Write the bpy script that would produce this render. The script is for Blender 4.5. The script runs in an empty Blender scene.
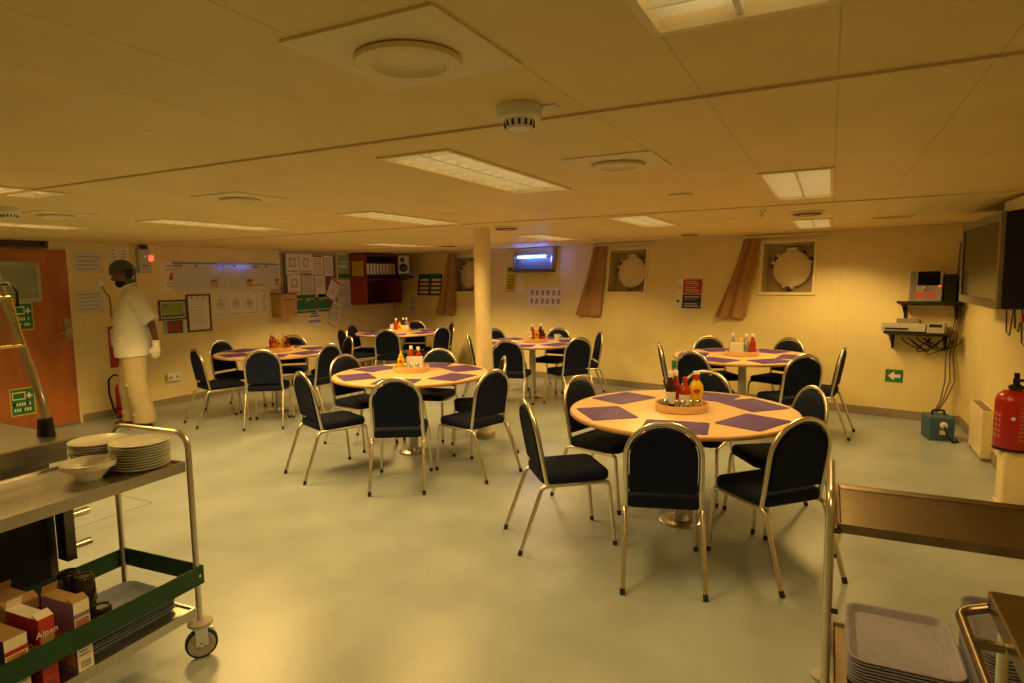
import bpy, bmesh, math, random
from mathutils import Matrix, Vector, Euler
random.seed(7)
PI = math.pi
sc = bpy.context.scene
COL = sc.collection
CEIL = 2.08

# ------------------------------------------------------------------ materials
def mat(name, col, rough=.6, metal=0., var=.0, scale=8., bump=0., emit=None, estr=0., stretch=None, trans=0., spec=None, alpha=1., var2=None):
    m = bpy.data.materials.new(name); m.use_nodes = True
    nt = m.node_tree; b = nt.nodes['Principled BSDF']
    b.inputs['Base Color'].default_value = (*col, 1)
    b.inputs['Roughness'].default_value = rough
    b.inputs['Metallic'].default_value = metal
    b.inputs['Transmission Weight'].default_value = trans
    b.inputs['Alpha'].default_value = alpha
    if spec is not None: b.inputs['Specular IOR Level'].default_value = spec
    if emit:
        b.inputs['Emission Color'].default_value = (*emit, 1); b.inputs['Emission Strength'].default_value = estr
    tc = nt.nodes.new('ShaderNodeTexCoord'); src = tc.outputs['Object']
    mp = nt.nodes.new('ShaderNodeMapping'); nt.links.new(src, mp.inputs[0])
    if stretch: mp.inputs['Scale'].default_value = stretch
    nz = nt.nodes.new('ShaderNodeTexNoise'); nz.inputs['Scale'].default_value = scale; nz.inputs['Detail'].default_value = 5
    nt.links.new(mp.outputs[0], nz.inputs['Vector'])
    if var:
        rp = nt.nodes.new('ShaderNodeValToRGB')
        lo = tuple(c*(1-var) for c in col); hi = var2 if var2 else tuple(min(1, c*(1+var)) for c in col)
        rp.color_ramp.elements[0].position = .3; rp.color_ramp.elements[1].position = .7
        rp.color_ramp.elements[0].color = (*lo, 1); rp.color_ramp.elements[1].color = (*hi, 1)
        nt.links.new(nz.outputs['Fac'], rp.inputs[0]); nt.links.new(rp.outputs[0], b.inputs['Base Color'])
    if bump:
        bp = nt.nodes.new('ShaderNodeBump'); bp.inputs['Strength'].default_value = bump; bp.inputs['Distance'].default_value = .01
        nt.links.new(nz.outputs['Fac'], bp.inputs['Height']); nt.links.new(bp.outputs[0], b.inputs['Normal'])
    return m

def panel_mat(name, col, pitch, axis, rough, line=.62, width=.012):
    """flat lining panels: thin joint every <pitch> metres along one object axis"""
    m = mat(name, col, rough, var=.05, scale=2.5)
    nt = m.node_tree; b = nt.nodes['Principled BSDF']
    base = b.inputs['Base Color'].links[0].from_socket
    tc = nt.nodes.new('ShaderNodeTexCoord'); sp = nt.nodes.new('ShaderNodeSeparateXYZ'); nt.links.new(tc.outputs['Object'], sp.inputs[0])
    d = nt.nodes.new('ShaderNodeMath'); d.operation = 'DIVIDE'; d.inputs[1].default_value = pitch
    nt.links.new(sp.outputs[axis], d.inputs[0])
    f = nt.nodes.new('ShaderNodeMath'); f.operation = 'FRACT'; nt.links.new(d.outputs[0], f.inputs[0])
    l = nt.nodes.new('ShaderNodeMath'); l.operation = 'LESS_THAN'; l.inputs[1].default_value = width/pitch
    nt.links.new(f.outputs[0], l.inputs[0])
    mx = nt.nodes.new('ShaderNodeMix'); mx.data_type = 'RGBA'
    nt.links.new(l.outputs[0], mx.inputs['Factor']); nt.links.new(base, mx.inputs[6])
    mx.inputs[7].default_value = (*[c*line for c in col], 1)
    nt.links.new(mx.outputs[2], b.inputs['Base Color'])
    return m

M = {}
M['wall'] = panel_mat('wall_lining', (.83, .71, .37), .62, 'X', .5, .9, .008)
M['ceil'] = panel_mat('ceiling_lining', (.80, .63, .29), .3225, 'X', .52, .80, .005)
M['floor'] = mat('vinyl_floor', (.39, .46, .52), .32, var=.16, scale=2.2, bump=.05, var2=(.44, .51, .56))
M['skirt'] = mat('skirting', (.30, .25, .19), .5, var=.1)
M['cream'] = mat('cream_paint', (.84, .72, .46), .4, var=.03)
M['white'] = mat('white_plastic', (.82, .80, .74), .4, var=.03)
M['paper'] = mat('paper', (.82, .78, .72), .7, var=.04, scale=20)
M['paper2'] = mat('paper_grey', (.66, .66, .64), .7, var=.05, scale=20)
M['ink'] = mat('print_grey', (.46, .44, .42), .7, var=.1)
M['inkd'] = mat('print_dark', (.10, .10, .12), .7, var=.1)
M['door'] = mat('door_veneer', (.42, .135, .035), .42, var=.22, scale=5, stretch=(1, 6, .35))
M['doordk'] = mat('door_frame_dark', (.11, .06, .035), .5, var=.1)
M['beech'] = mat('beech', (.82, .58, .33), .36, var=.07, scale=6, stretch=(1, 9, 1))
M['beechd'] = mat('beech_edge', (.62, .36, .16), .4, var=.1, scale=10)
M['tray_wood'] = mat('wooden_caddy', (.75, .47, .22), .42, var=.12, scale=8, stretch=(1, 1, 8))
M['navy'] = mat('navy_fabric', (.006, .010, .032), .85, var=.25, scale=120, bump=.15, spec=.2)
M['tube'] = mat('champagne_metal', (.72, .67, .58), .3, 1., var=.05, scale=30)
M['steel'] = mat('stainless', (.52, .50, .46), .3, 1., var=.12, scale=14, stretch=(1, 12, 1))
M['steeld'] = mat('stainless_dark', (.16, .15, .14), .34, 1., var=.2, scale=6)
M['chrome'] = mat('chrome', (.75, .74, .70), .15, 1., var=.03)
M['steelb'] = mat('stainless_dim_reflection', (.27, .215, .15), .32, 1., var=.2, scale=14, stretch=(1, 12, 1))  # darker copy of the steel, dim reflections painted into its colour
M['recess'] = mat('recess_shade', (.52, .43, .24), .5, var=.05)  # shade inside the porthole recess put into the colour, darker than the walls
M['black'] = mat('black_plastic', (.014, .013, .013), .45, var=.2, spec=.3)
M['rubber'] = mat('rubber', (.02, .018, .016), .7, var=.2)
M['grey'] = mat('grey_rubber', (.42, .40, .36), .6, var=.1)
M['mat'] = mat('purple_placemat', (.125, .068, .27), .6, var=.14, scale=70, bump=.06, spec=.25)
M['china'] = mat('white_china', (.84, .83, .79), .22, var=.02)
M['green'] = mat('green_panel', (.006, .055, .020), .5, var=.12, scale=6)
M['bluetray'] = mat('blue_grey_tray', (.24, .29, .46), .5, var=.07, scale=40, bump=.04)
M['greytray'] = mat('grey_tray', (.28, .275, .40), .48, var=.07, scale=40, bump=.04)
M['curtain'] = mat('tan_curtain', (.42, .23, .09), .85, var=.12, scale=40, bump=.1)
M['red'] = mat('red_paint', (.42, .015, .012), .3, var=.06)
M['redp'] = mat('red_print', (.45, .03, .02), .55, var=.06)
M['bluep'] = mat('blue_print', (.02, .03, .14), .55, var=.06)
M['greenp'] = mat('green_print', (.02, .20, .045), .5, var=.08)
M['greenl'] = mat('light_green_print', (.34, .46, .26), .6, var=.2, scale=12)
M['yellowp'] = mat('yellow_print', (.62, .50, .03), .6, var=.06)
M['cyanp'] = mat('pale_blue_print', (.25, .42, .50), .6, var=.06)
M['cherry'] = mat('red_brown_wood', (.30, .045, .022), .4, var=.2, scale=6, stretch=(6, 1, .5))
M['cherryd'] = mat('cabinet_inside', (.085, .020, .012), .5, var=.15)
M['box'] = mat('pine_box', (.56, .33, .12), .5, var=.12, scale=7, stretch=(6, 1, 1))
M['mustard'] = mat('mustard_bottle', (.80, .50, .01), .3, var=.04)
M['brown'] = mat('brown_sauce', (.045, .014, .008), .12, var=.1)
M['ketchup'] = mat('ketchup', (.42, .035, .012), .16, var=.1)
M['glass'] = mat('clear_glass', (.80, .82, .78), .05, trans=.85, var=.02)
M['guard'] = mat('guard_glass', (.90, .95, .90), .03, trans=1., var=.02)
M['smoke'] = mat('smoked_glass', (.030, .022, .016), .1, var=.15, trans=.25)
M['lens'] = mat('vision_panel', (.30, .33, .26), .08, var=.12, scale=3)
M['skin'] = mat('skin', (.13, .055, .028), .5, var=.1, scale=30)
M['hair'] = mat('black_hair', (.010, .008, .007), .7, var=.2)
M['net'] = mat('grey_hairnet', (.075, .080, .085), .75, var=.25, scale=90, bump=.2)
M['jacket'] = mat('white_cotton', (.78, .77, .72), .85, var=.04, scale=6, bump=.12)
M['khaki'] = mat('cream_cotton', (.54, .45, .28), .85, var=.06, scale=6, bump=.15)
M['glove'] = mat('white_glove', (.76, .73, .66), .6, var=.05)
M['leather'] = mat('brown_leather', (.07, .028, .016), .5, var=.2)
M['bluebox'] = mat('blue_metal_box', (.055, .125, .22), .5, var=.1)
M['silver'] = mat('silver_plastic', (.55, .53, .48), .35, .4, var=.06)
M['screen'] = mat('dark_screen', (.004, .003, .003), .06, spec=.1)
M['bezel'] = mat('grey_bezel', (.22, .19, .16), .45, var=.08)
M['cable'] = mat('grey_cable', (.16, .12, .08), .6, var=.2)
M['lampw'] = mat('fluorescent_tube', (1, .9, .7), .4, emit=(1, .70, .28), estr=1.9)
M['reflect'] = mat('light_reflector', (.88, .86, .80), .35, var=.02)
M['uv'] = mat('violet_tube', (.3, .4, 1), .4, emit=(.14, .27, 1.0), estr=16.)
M['uvcore'] = M['uv']
M['led'] = mat('red_led', (.9, .1, .05), .4, emit=(1., .09, .04), estr=2.4)
M['ledg'] = mat('green_led', (.1, .6, .05), .4, emit=(.15, .8, .05), estr=.5)
M['purplep'] = mat('lilac_carton', (.26, .17, .40), .5, var=.08)
M['carton'] = mat('brown_card', (.42, .27, .12), .75, var=.1)
M['pinkp'] = mat('pink_print', (.55, .20, .18), .6, var=.1)
M['orangep'] = mat('orange_print', (.60, .26, .06), .6, var=.3, scale=30)

# ------------------------------------------------------------------ mesh builder
class MB:
    def __init__(s): s.v = []; s.f = []; s.m = []
    def add(s, vs, fs, mi=0, T=None):
        o = len(s.v)
        s.v += [tuple(T @ Vector(p)) if T else tuple(p) for p in vs]
        for k, f in enumerate(fs):
            s.f.append([i+o for i in f]); s.m.append(mi[k] if isinstance(mi, list) else mi)
        return s
    def box(s, x0, x1, y0, y1, z0, z1, mi=0, T=None):
        vs = [(x, y, z) for z in (z0, z1) for y in (y0, y1) for x in (x0, x1)]
        return s.add(vs, [(0, 2, 3, 1), (4, 5, 7, 6), (0, 1, 5, 4), (2, 6, 7, 3), (0, 4, 6, 2), (1, 3, 7, 5)], mi, T)
    def rings(s, rs, mi=0, T=None, cap0=True, cap1=True, close=True):
        n = len(rs[0]); vs = [p for r in rs for p in r]; fs = []; ms = []
        for i in range(len(rs)-1):
            for j in range(n if close else n-1):
                k = (j+1) % n
                fs.append((i*n+j, i*n+k, (i+1)*n+k, (i+1)*n+j)); ms.append(mi[i] if isinstance(mi, list) else mi)
        if cap0: fs.append(tuple(reversed(range(n)))); ms.append(mi[0] if isinstance(mi, list) else mi)
        if cap1: fs.append(tuple((len(rs)-1)*n+j for j in range(n))); ms.append(mi[-1] if isinstance(mi, list) else mi)
        return s.add(vs, fs, ms, T)
    def lathe(s, prof, n=20, mi=0, T=None, cx=0, cy=0, sx=1, sy=1, cap0=True, cap1=True):
        rs = [[(cx+sx*r*math.cos(2*PI*j/n), cy+sy*r*math.sin(2*PI*j/n), z) for j in range(n)] for r, z in prof]
        return s.rings(rs, mi, T, cap0, cap1)
    def tube(s, path, r, n=8, mi=0, T=None, closed=False, r2=None):
        P = [Vector(p) for p in path]; N = len(P); rs = []; up = None
        for i in range(N):
            if closed: t = P[(i+1) % N]-P[i-1]
            else: t = (P[min(i+1, N-1)]-P[max(i-1, 0)])
            t.normalize()
            if up is None:
                up = Vector((0, 0, 1)) if abs(t.z) < .9 else Vector((0, 1, 0))
            a = t.cross(up)
            if a.length < 1e-5: a = t.cross(Vector((1, 0, 0)))
            a.normalize(); up = a.cross(t).normalized()
            rr = r[i] if isinstance(r, (list, tuple)) else r
            rs.append([tuple(P[i]+a*rr*math.cos(2*PI*j/n)+up*(r2 or rr)*math.sin(2*PI*j/n)) for j in range(n)])
        if closed: rs.append(rs[0]); return s.rings(rs, mi, T, False, False)
        return s.rings(rs, mi, T)
    def cyl(s, a, b, r, n=14, mi=0, T=None): return s.tube([a, b], r, n, mi, T)
    def poly(s, pts, z0, z1, mi=0, T=None):
        return s.rings([[(x, y, z0) for x, y in pts], [(x, y, z1) for x, y in pts]], mi, T)
    def puff(s, w, h, r, layers, mi=0, T=None, n=5, cap0=True, cap1=True, cx=0, cy=0):
        return s.rings([[(x+cx, y+cy, z) for x, y in rrect(w-2*i, h-2*i, max(r-i, .002), n)] for i, z in layers], mi, T, cap0, cap1)
    def build(s, name, mats, parent=None, loc=None, smooth=True, M_=None, angle=40):
        me = bpy.data.meshes.new(name); me.from_pydata(s.v, [], s.f)
        for m in (mats if isinstance(mats, (list, tuple)) else [mats]): me.materials.append(m)
        for p, i in zip(me.polygons, s.m): p.material_index = i
        bm = bmesh.new(); bm.from_mesh(me); bmesh.ops.recalc_face_normals(bm, faces=bm.faces); bm.to_mesh(me); bm.free()
        if smooth:
            for p in me.polygons: p.use_smooth = True
            me.set_sharp_from_angle(angle=math.radians(angle))
        o = bpy.data.objects.new(name, me); COL.objects.link(o)
        if parent: o.parent = parent
        if loc is not None: o.location = loc
        if M_ is not None: o.matrix_world = M_
        return o

def rrect(w, h, r, n=5):
    pts = []
    for cx, cy, a in ((w/2-r, h/2-r, 0), (-w/2+r, h/2-r, PI/2), (-w/2+r, -h/2+r, PI), (w/2-r, -h/2+r, 1.5*PI)):
        for k in range(n+1):
            t = a+PI/2*k/n; pts.append((cx+r*math.cos(t), cy+r*math.sin(t)))
    return pts
def bend(pts, r=.05, n=6):
    """polyline with rounded corners"""
    P = [Vector(p) for p in pts]; out = [P[0]]
    for i in range(1, len(P)-1):
        a = (P[i-1]-P[i]); b = (P[i+1]-P[i]); q = min(r, a.length*.49, b.length*.49)
        A = P[i]+a.normalized()*q; B = P[i]+b.normalized()*q
        for k in range(n+1):
            t = k/n; out.append(A*(1-t)**2+P[i]*2*t*(1-t)+B*t*t)
    out.append(P[-1]); return out
def tag(o, label=None, cat=None, group=None, kind=None):
    if label: o['label'] = label
    if cat: o['category'] = cat
    if group: o['group'] = group
    if kind: o['kind'] = kind
    return o
def empty(name, loc=(0, 0, 0), rz=0, M_=None):
    o = bpy.data.objects.new(name, None); COL.objects.link(o); o.empty_display_size = .1
    o.location = loc; o.rotation_euler = (0, 0, rz)
    if M_ is not None: o.matrix_world = M_
    return o
KIDS = {}
def copy_tree(o, parent=None):
    c = o.copy(); COL.objects.link(c)
    if parent: c.parent = parent
    for ch in list(o.children): copy_tree(ch, c)
    return c
def text_mb(body, size, T, mi=0, mb=None, extrude=.0006, align='CENTER'):
    cu = bpy.data.curves.new('lettering', 'FONT'); cu.body = body; cu.size = size; cu.extrude = extrude
    cu.align_x = align; cu.align_y = 'CENTER'; cu.resolution_u = 2
    ob = bpy.data.objects.new('lettering', cu); COL.objects.link(ob)
    dg = bpy.context.evaluated_depsgraph_get(); me = bpy.data.meshes.new_from_object(ob.evaluated_get(dg))
    mb = mb or MB(); mb.add([v.co[:] for v in me.vertices], [tuple(p.vertices) for p in me.polygons], mi, T)
    bpy.data.objects.remove(ob); bpy.data.meshes.remove(me); bpy.data.curves.remove(cu)
    return mb
# wall frames: local x to the viewer's right, -y into the room, z up
def frame(o, xd, yd):
    xd = Vector(xd).normalized(); yd = Vector(yd).normalized(); zd = xd.cross(yd)
    m = Matrix.Identity(4)
    for i, a in enumerate((xd, yd, zd)):
        for k in range(3): m[k][i] = a[k]
    m.translation = Vector(o); return m
XL, XR, YB0 = -7.75, 1.25, -2.2
def FL(y, z, d=0): return frame((XL+d, y, z), (0, 1, 0), (-1, 0, 0))
def FR(y, z, d=0): return frame((XR-d, y, z), (0, -1, 0), (1, 0, 0))
LEAN = math.radians(8)
A0 = Vector((1.25, 7.82, 0)); DB = Vector((-.970, .241, 0)).normalized(); NB = Vector((.241, .970, 0)).normalized()
NL = Vector((NB.x*math.cos(LEAN), NB.y*math.cos(LEAN), -math.sin(LEAN)))
NL = NB*math.cos(LEAN)+Vector((0, 0, -math.sin(LEAN)))
UP = NB*math.sin(LEAN)+Vector((0, 0, math.cos(LEAN)))
def FB(s, t, d=0): return frame(A0+DB*s+UP*t-NL*d, -DB, NL)

# ------------------------------------------------------------------ room shell
def grid_sheet(x0, x1, z0, z1, holes, thick, mi=0):
    """sheet in local x/z with rectangular holes, face at y=0, going to y=thick"""
    xs = sorted({x0, x1, *[h[0] for h in holes], *[h[1] for h in holes]}); zs = sorted({z0, z1, *[h[2] for h in holes], *[h[3] for h in holes]})
    mb = MB(); vi = {}
    def V(i, j):
        if (i, j) not in vi:
            vi[(i, j)] = len(mb.v); mb.v.append((xs[i], 0, zs[j]))
        return vi[(i, j)]
    for i in range(len(xs)-1):
        for j in range(len(zs)-1):
            cx = (xs[i]+xs[i+1])/2; cz = (zs[j]+zs[j+1])/2
            if any(h[0] < cx < h[1] and h[2] < cz < h[3] for h in holes): continue
            mb.f.append([V(i, j), V(i+1, j), V(i+1, j+1), V(i, j+1)]); mb.m.append(mi)
    return mb
# floor
pts = [(XL-.05, YB0), (XR+.05, YB0), (XR+.05, 7.95), (XL-.05, 10.25)]
tag(MB().poly(pts, -.06, 0).build('floor', M['floor'], smooth=False), kind='structure')
def seam(a, b, w=.008):
    a = Vector(a); b = Vector(b); n = (b-a).normalized().cross(Vector((0, 0, 1)))*w/2
    return [tuple(a+n), tuple(b+n), tuple(b-n), tuple(a-n)]
HQ = [(-4.40, 2.30), (-4.40, 2.83), (-4.95, 2.83), (-4.95, 2.30)]
mb = MB()
for k in range(4): mb.poly([(x, y) for x, y, _ in seam((*HQ[k], 0), (*HQ[(k+1) % 4], 0))], 0, .0015)
tag(mb.build('trim_9', mat('hatch_seam', (.26, .27, .22), .5), smooth=False), kind='structure')
# ceiling with openings for the recessed lights
LX, LY = .31, 1.24
LIGHTS = [(-.165, .68, 'the big one at the top edge of the picture'), (-1.45, 2.68, ''), (-.165, 3.95, ''), (-1.5, 5.72, ''), (-.17, 7.05, ''),
          (-3.05, 4.22, ''), (-4.62, 3.74, ''), (-3.75, 1.37, ''), (-5.75, 2.62, ''), (-3.1, 7.25, ''), (-5.45, 7.35, ''), (-1.45, -.75, ''), (-4.6, -.6, '')]
holes = [(x-LX/2, x+LX/2, y-LY/2, y+LY/2) for x, y, _ in LIGHTS]
mb = grid_sheet(XL-.05, XR+.05, YB0, 10.75, holes, 0)
mb.v = [(x, z, 0) for x, _, z in mb.v]
tag(mb.build('ceiling', M['ceil'], loc=(0, 0, CEIL), smooth=False), kind='structure')
# left wall, right wall, wall behind the camera
def wall_box(name, Mx, x0, x1, h):
    tag(MB().box(x0, x1, 0, .08, 0, h).build(name, M['wall'], M_=Mx, smooth=False), kind='structure')
wall_box('wall_left', FL(0, 0), YB0, 10.35, CEIL)
wall_box('wall_right', FR(0, 0), -8.1, -YB0, CEIL)
tag(MB().box(XL-.1, XR+.1, -.08, 0, 0, CEIL).build('wall_near', M['wall'], loc=(0, YB0, 0), smooth=False), kind='structure')
PORT = [(1.835, 'one', 1), (4.075, 'two', 1), (7.42, 'three', 1)]
PW, T0, T1 = .60, 1.375, 1.985
mb = grid_sheet(-9.4, .06, -.02, CEIL/math.cos(LEAN)+.02, [(-s-PW/2, -s+PW/2, T0, T1) for s, _, _ in PORT], 0)
tag(mb.build('wall_back', M['wall'], M_=FB(0, 0), smooth=False), kind='structure')
# skirting boards
tag(MB().box(YB0, 3.30, -.014, 0, 0, .09).box(4.24, 10.06, -.014, 0, 0, .09).build('baseboard_left', M['skirt'], M_=FL(0, 0), smooth=False), kind='structure')
tag(MB().box(-7.80, -YB0, -.014, 0, 0, .09).build('baseboard_right', M['skirt'], M_=FR(0, 0), smooth=False), kind='structure')
tag(MB().box(-9.26, -.01, -.014, .0, .0, .09).build('baseboard_back', M['skirt'], M_=FB(0, 0), smooth=False), kind='structure')
# ceiling joint strips across the room
M['batten'] = mat('ceiling_strip', (.74, .57, .32), .4, var=.03)
for k, y in enumerate((1.83, 4.95, 8.05)):
    tag(MB().box(XL, XR, y-.014, y+.014, CEIL-.005, CEIL).box(XL, XR, y-.0165, y-.014, CEIL-.008, CEIL).build('trim_%d' % (k+1), M['batten'], smooth=False), kind='structure')

# ------------------------------------------------------------------ recessed lights
LAB = ['bright recessed ceiling light with square louvre cells, cut by the top edge of the picture',
       'long louvred ceiling light just behind the smoke detector', 'louvred ceiling light in front of the right porthole, between two panel joints',
       'louvred ceiling light in front of the middle porthole', 'small looking louvred ceiling light nearest the right porthole',
       'long louvred ceiling light above the table beside the pillar', 'thin ribbed louvred ceiling light above the table by the wall chart',
       'louvred ceiling light cut by the left edge, beside the long ceiling strip', 'thin louvred ceiling light above the wooden door',
       'faint louvred ceiling light in front of the insect killer', 'faint louvred ceiling light in front of the red wall cabinet',
       'louvred ceiling light behind the camera', 'louvred ceiling light above the serving counter behind the camera']
def make_light():
    root = empty('ceiling_light')
    f = MB(); w, l = LX, LY
    o = [(-w/2-.012, -l/2-.012), (w/2+.012, -l/2-.012), (w/2+.012, l/2+.012), (-w/2-.012, l/2+.012)]
    i = [(-w/2+.006, -l/2+.006), (w/2-.006, -l/2+.006), (w/2-.006, l/2-.006), (-w/2+.006, l/2-.006)]
    f.rings([[(x, y, .0) for x, y in o], [(x, y, -.008) for x, y in o], [(x, y, -.008) for x, y in i], [(x, y, .02) for x, y in i]], cap0=False, cap1=False)
    f.build('frame', M['cream'], root, smooth=False)
    h = MB(); q = [(-w/2+.004, -l/2+.004), (w/2-.004, -l/2+.004), (w/2-.004, l/2-.004), (-w/2+.004, l/2-.004)]
    h.rings([[(x, y, .005) for x, y in q], [(x, y, .09) for x, y in q]], cap0=False)
    h.build('reflector', M['reflect'], root, smooth=False)
    g = MB(); n = 12
    for k in range(1, n):
        y = -l/2+l*k/n; g.box(-w/2+.006, w/2-.006, y-.002, y+.002, .002, .034)
    g.box(-.006, .006, -l/2+.006, l/2-.006, .000, .034)
    g.build('louvre', M['reflect'], root, smooth=False)
    for sx in (-1, 1):
        MB().cyl((sx*.072, -l/2+.03, .058), (sx*.072, l/2-.03, .058), .013, 10).build('tube', M['lampw'], root)
    return root
proto = make_light()
POWER = [13, 17, 16, 20, 27, 22, 48, 14, 17, 21, 52, 4, 8]
def photometry(ld):
    """louvred luminaire: wide throw, then a sharp cut-off towards the horizontal"""
    ld.use_nodes = True; nt = ld.node_tree; em = nt.nodes['Emission']
    ge = nt.nodes.new('ShaderNodeNewGeometry'); dt = nt.nodes.new('ShaderNodeVectorMath'); dt.operation = 'DOT_PRODUCT'
    nt.links.new(ge.outputs['Normal'], dt.inputs[0]); nt.links.new(ge.outputs['Incoming'], dt.inputs[1])
    ab = nt.nodes.new('ShaderNodeMath'); ab.operation = 'ABSOLUTE'; nt.links.new(dt.outputs['Value'], ab.inputs[0])
    cv = nt.nodes.new('ShaderNodeFloatCurve'); nt.links.new(ab.outputs[0], cv.inputs['Value'])
    pts = [(0, .01), (.28, .02), (.41, .10), (.51, .90), (.60, 1.), (.78, .74), (1, .56)]
    c = cv.mapping.curves[0]
    c.points[0].location = pts[0]; c.points[1].location = pts[-1]
    for q in pts[1:-1]: c.points.new(*q)
    cv.mapping.update()
    ml = nt.nodes.new('ShaderNodeMath'); ml.operation = 'MULTIPLY'; ml.inputs[1].default_value = 1.5
    nt.links.new(cv.outputs[0], ml.inputs[0]); nt.links.new(ml.outputs[0], em.inputs['Strength'])
WARM = (1., .61, .175)
for k, (x, y, _) in enumerate(LIGHTS):
    o = proto if k == 0 else copy_tree(proto)
    o.location = (x, y, CEIL); tag(o, LAB[k], 'ceiling light', 'recessed louvred ceiling lights')
    ld = bpy.data.lights.new('lamp_light', 'AREA'); ld.shape = 'RECTANGLE'; ld.size = .26; ld.size_y = 1.16
    ld.energy = POWER[k]; ld.color = WARM; ld.spread = math.radians(180); photometry(ld)
    lo = bpy.data.objects.new('lamp_light', ld); COL.objects.link(lo); lo.location = (x, y, CEIL-.012)

# ceiling diffusers, detectors
def diffuser(x, y, label):
    r = empty('air_diffuser', (x, y, CEIL))
    p = MB(); S = .37
    p.rings([[(a, b, 0) for a, b in rrect(S, S, .004, 1)], [(a, b, -.006) for a, b in rrect(S, S, .004, 1)], [(a, b, -.012) for a, b in rrect(S*.82, S*.82, .004, 1)]], cap0=False)
    p.build('plate', M['cream'], r, smooth=False)
    d = MB(); d.lathe([(.102, -.010), (.114, -.016), (.112, -.026), (.100, -.031), (.082, -.028), (.074, -.018), (.062, -.014), (.0, -.016)], 40, cap0=False, cap1=False)
    d.build('ring', M['cream'], r)
    return tag(r, label, 'air vent', 'square ceiling air diffusers')
diffuser(-.82, 1.16, 'large square ceiling air diffuser with raised round ring, nearest the camera')
diffuser(-.82, 2.66, 'square ceiling air diffuser right of the long louvred light')
diffuser(-3.03, 2.60, 'square ceiling air diffuser left of the pillar, before the thin ribbed light')
diffuser(-4.72, 2.52, 'square ceiling air diffuser above the wooden door')
def round_vent(x, y, label, r_=.13):
    r = empty('round_vent', (x, y, CEIL))
    MB().lathe([(r_, 0), (r_, -.006), (r_*.8, -.02), (r_*.5, -.026), (0, -.026)], 28, cap0=False, cap1=False).build('cone', M['batten'], r)
    MB().lathe([(r_*.82, -.0195), (r_*.80, -.027), (r_*.55, -.030), (r_*.55, -.026)], 28, cap0=False, cap1=False).build('slot_ring', M['doordk'], r)
    return tag(r, label, 'air vent', 'dark round ceiling vents')
round_vent(-.18, 5.62, 'dark round ceiling vent between two louvred lights before the right porthole')
round_vent(-1.5, 7.7, 'dark round ceiling vent before the red and blue wall poster')
round_vent(-2.78, 5.45, 'dark round ceiling vent just right of the pillar top')
round_vent(-4.95, 7.85, 'dark round ceiling vent before the tied curtain left of the pillar')
def detector(x, y, label, s=1.):
    r = empty('smoke_detector', (x, y, CEIL))
    MB().lathe([(.062*s, 0), (.064*s, -.006), (.064*s, -.03), (.060*s, -.036), (.05*s, -.040)], 28, cap0=False).build('base', M['white'], r)
    h = MB(); h.lathe([(.046*s, -.036), (.040*s, -.055), (.032*s, -.064), (0, -.066)], 28, cap0=False, cap1=False)
    h.build('sensor_head', M['white'], r)
    g = MB()
    for k in range(14):
        a = 2*PI*k/14; g.box(-.003, .003, .0375*s, .0440*s, -.058, -.042, T=Matrix.Rotation(a, 4, 'Z'))
    g.build('slots', M['black'], r, smooth=False)
    return tag(r, label, 'smoke detector')
detector(-.80, 1.66, 'white smoke detector with dark slots beside the long ceiling strip')
detector(-4.55, 2.16, 'white smoke detector at the left edge, above the counter post', 1.)
tag(MB().box(-.03, .03, -.018, .018, -.004, 0).build('label_plate', M['paper2'], loc=(-.73, 1.70, CEIL), smooth=False), 'tiny grey label plate on the ceiling beside the smoke detector', 'label plate')
tag(MB().lathe([(.075, 0), (.072, -.012), (.03, -.016), (0, -.016)], 26, cap0=False, cap1=False).build('ceiling_rose', M['batten'], loc=(-.82, 3.92, CEIL)), 'small flat round disc on the ceiling behind the second square diffuser', 'ceiling disc')
r = empty('sprinkler', (-.49, 5.30, CEIL)); MB().lathe([(.035, 0), (.033, -.008), (.012, -.012), (.012, -.04), (0, -.04)], 16, cap0=False, cap1=False).build('body', M['chrome'], r)
MB().lathe([(.0, -.052), (.022, -.050), (.022, -.048), (0, -.046)], 12, cap0=False, cap1=False).tube([(-.012, 0, -.036), (-.02, 0, -.045), (0, 0, -.05)], .003, 6).tube([(.012, 0, -.036), (.02, 0, -.045), (0, 0, -.05)], .003, 6).build('deflector', M['chrome'], r)
tag(r, 'small metal sprinkler head on the ceiling before the right curtain', 'sprinkler')
mb = MB().box(-.17, .17, -.09, .09, -.006, 0)
for k in range(5): mb.box(-.15, .15, -.07+k*.033, -.06+k*.033, -.010, -.006)
tag(mb.build('ceiling_grille', M['batten'], loc=(.48, 6.66, CEIL), smooth=False), 'flat ceiling grille above the stereo corner', 'air vent')

# pillar
tag(MB().lathe([(.082, .05), (.082, CEIL)], 36).lathe([(.098, 0), (.098, .045), (.084, .06)], 36, mi=1).build('pillar', [M['cream'], M['skirt']], loc=(-3.06, 5.46, 0)), 'cream painted round steel pillar standing between floor and ceiling', 'pillar', kind='structure')

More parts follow.
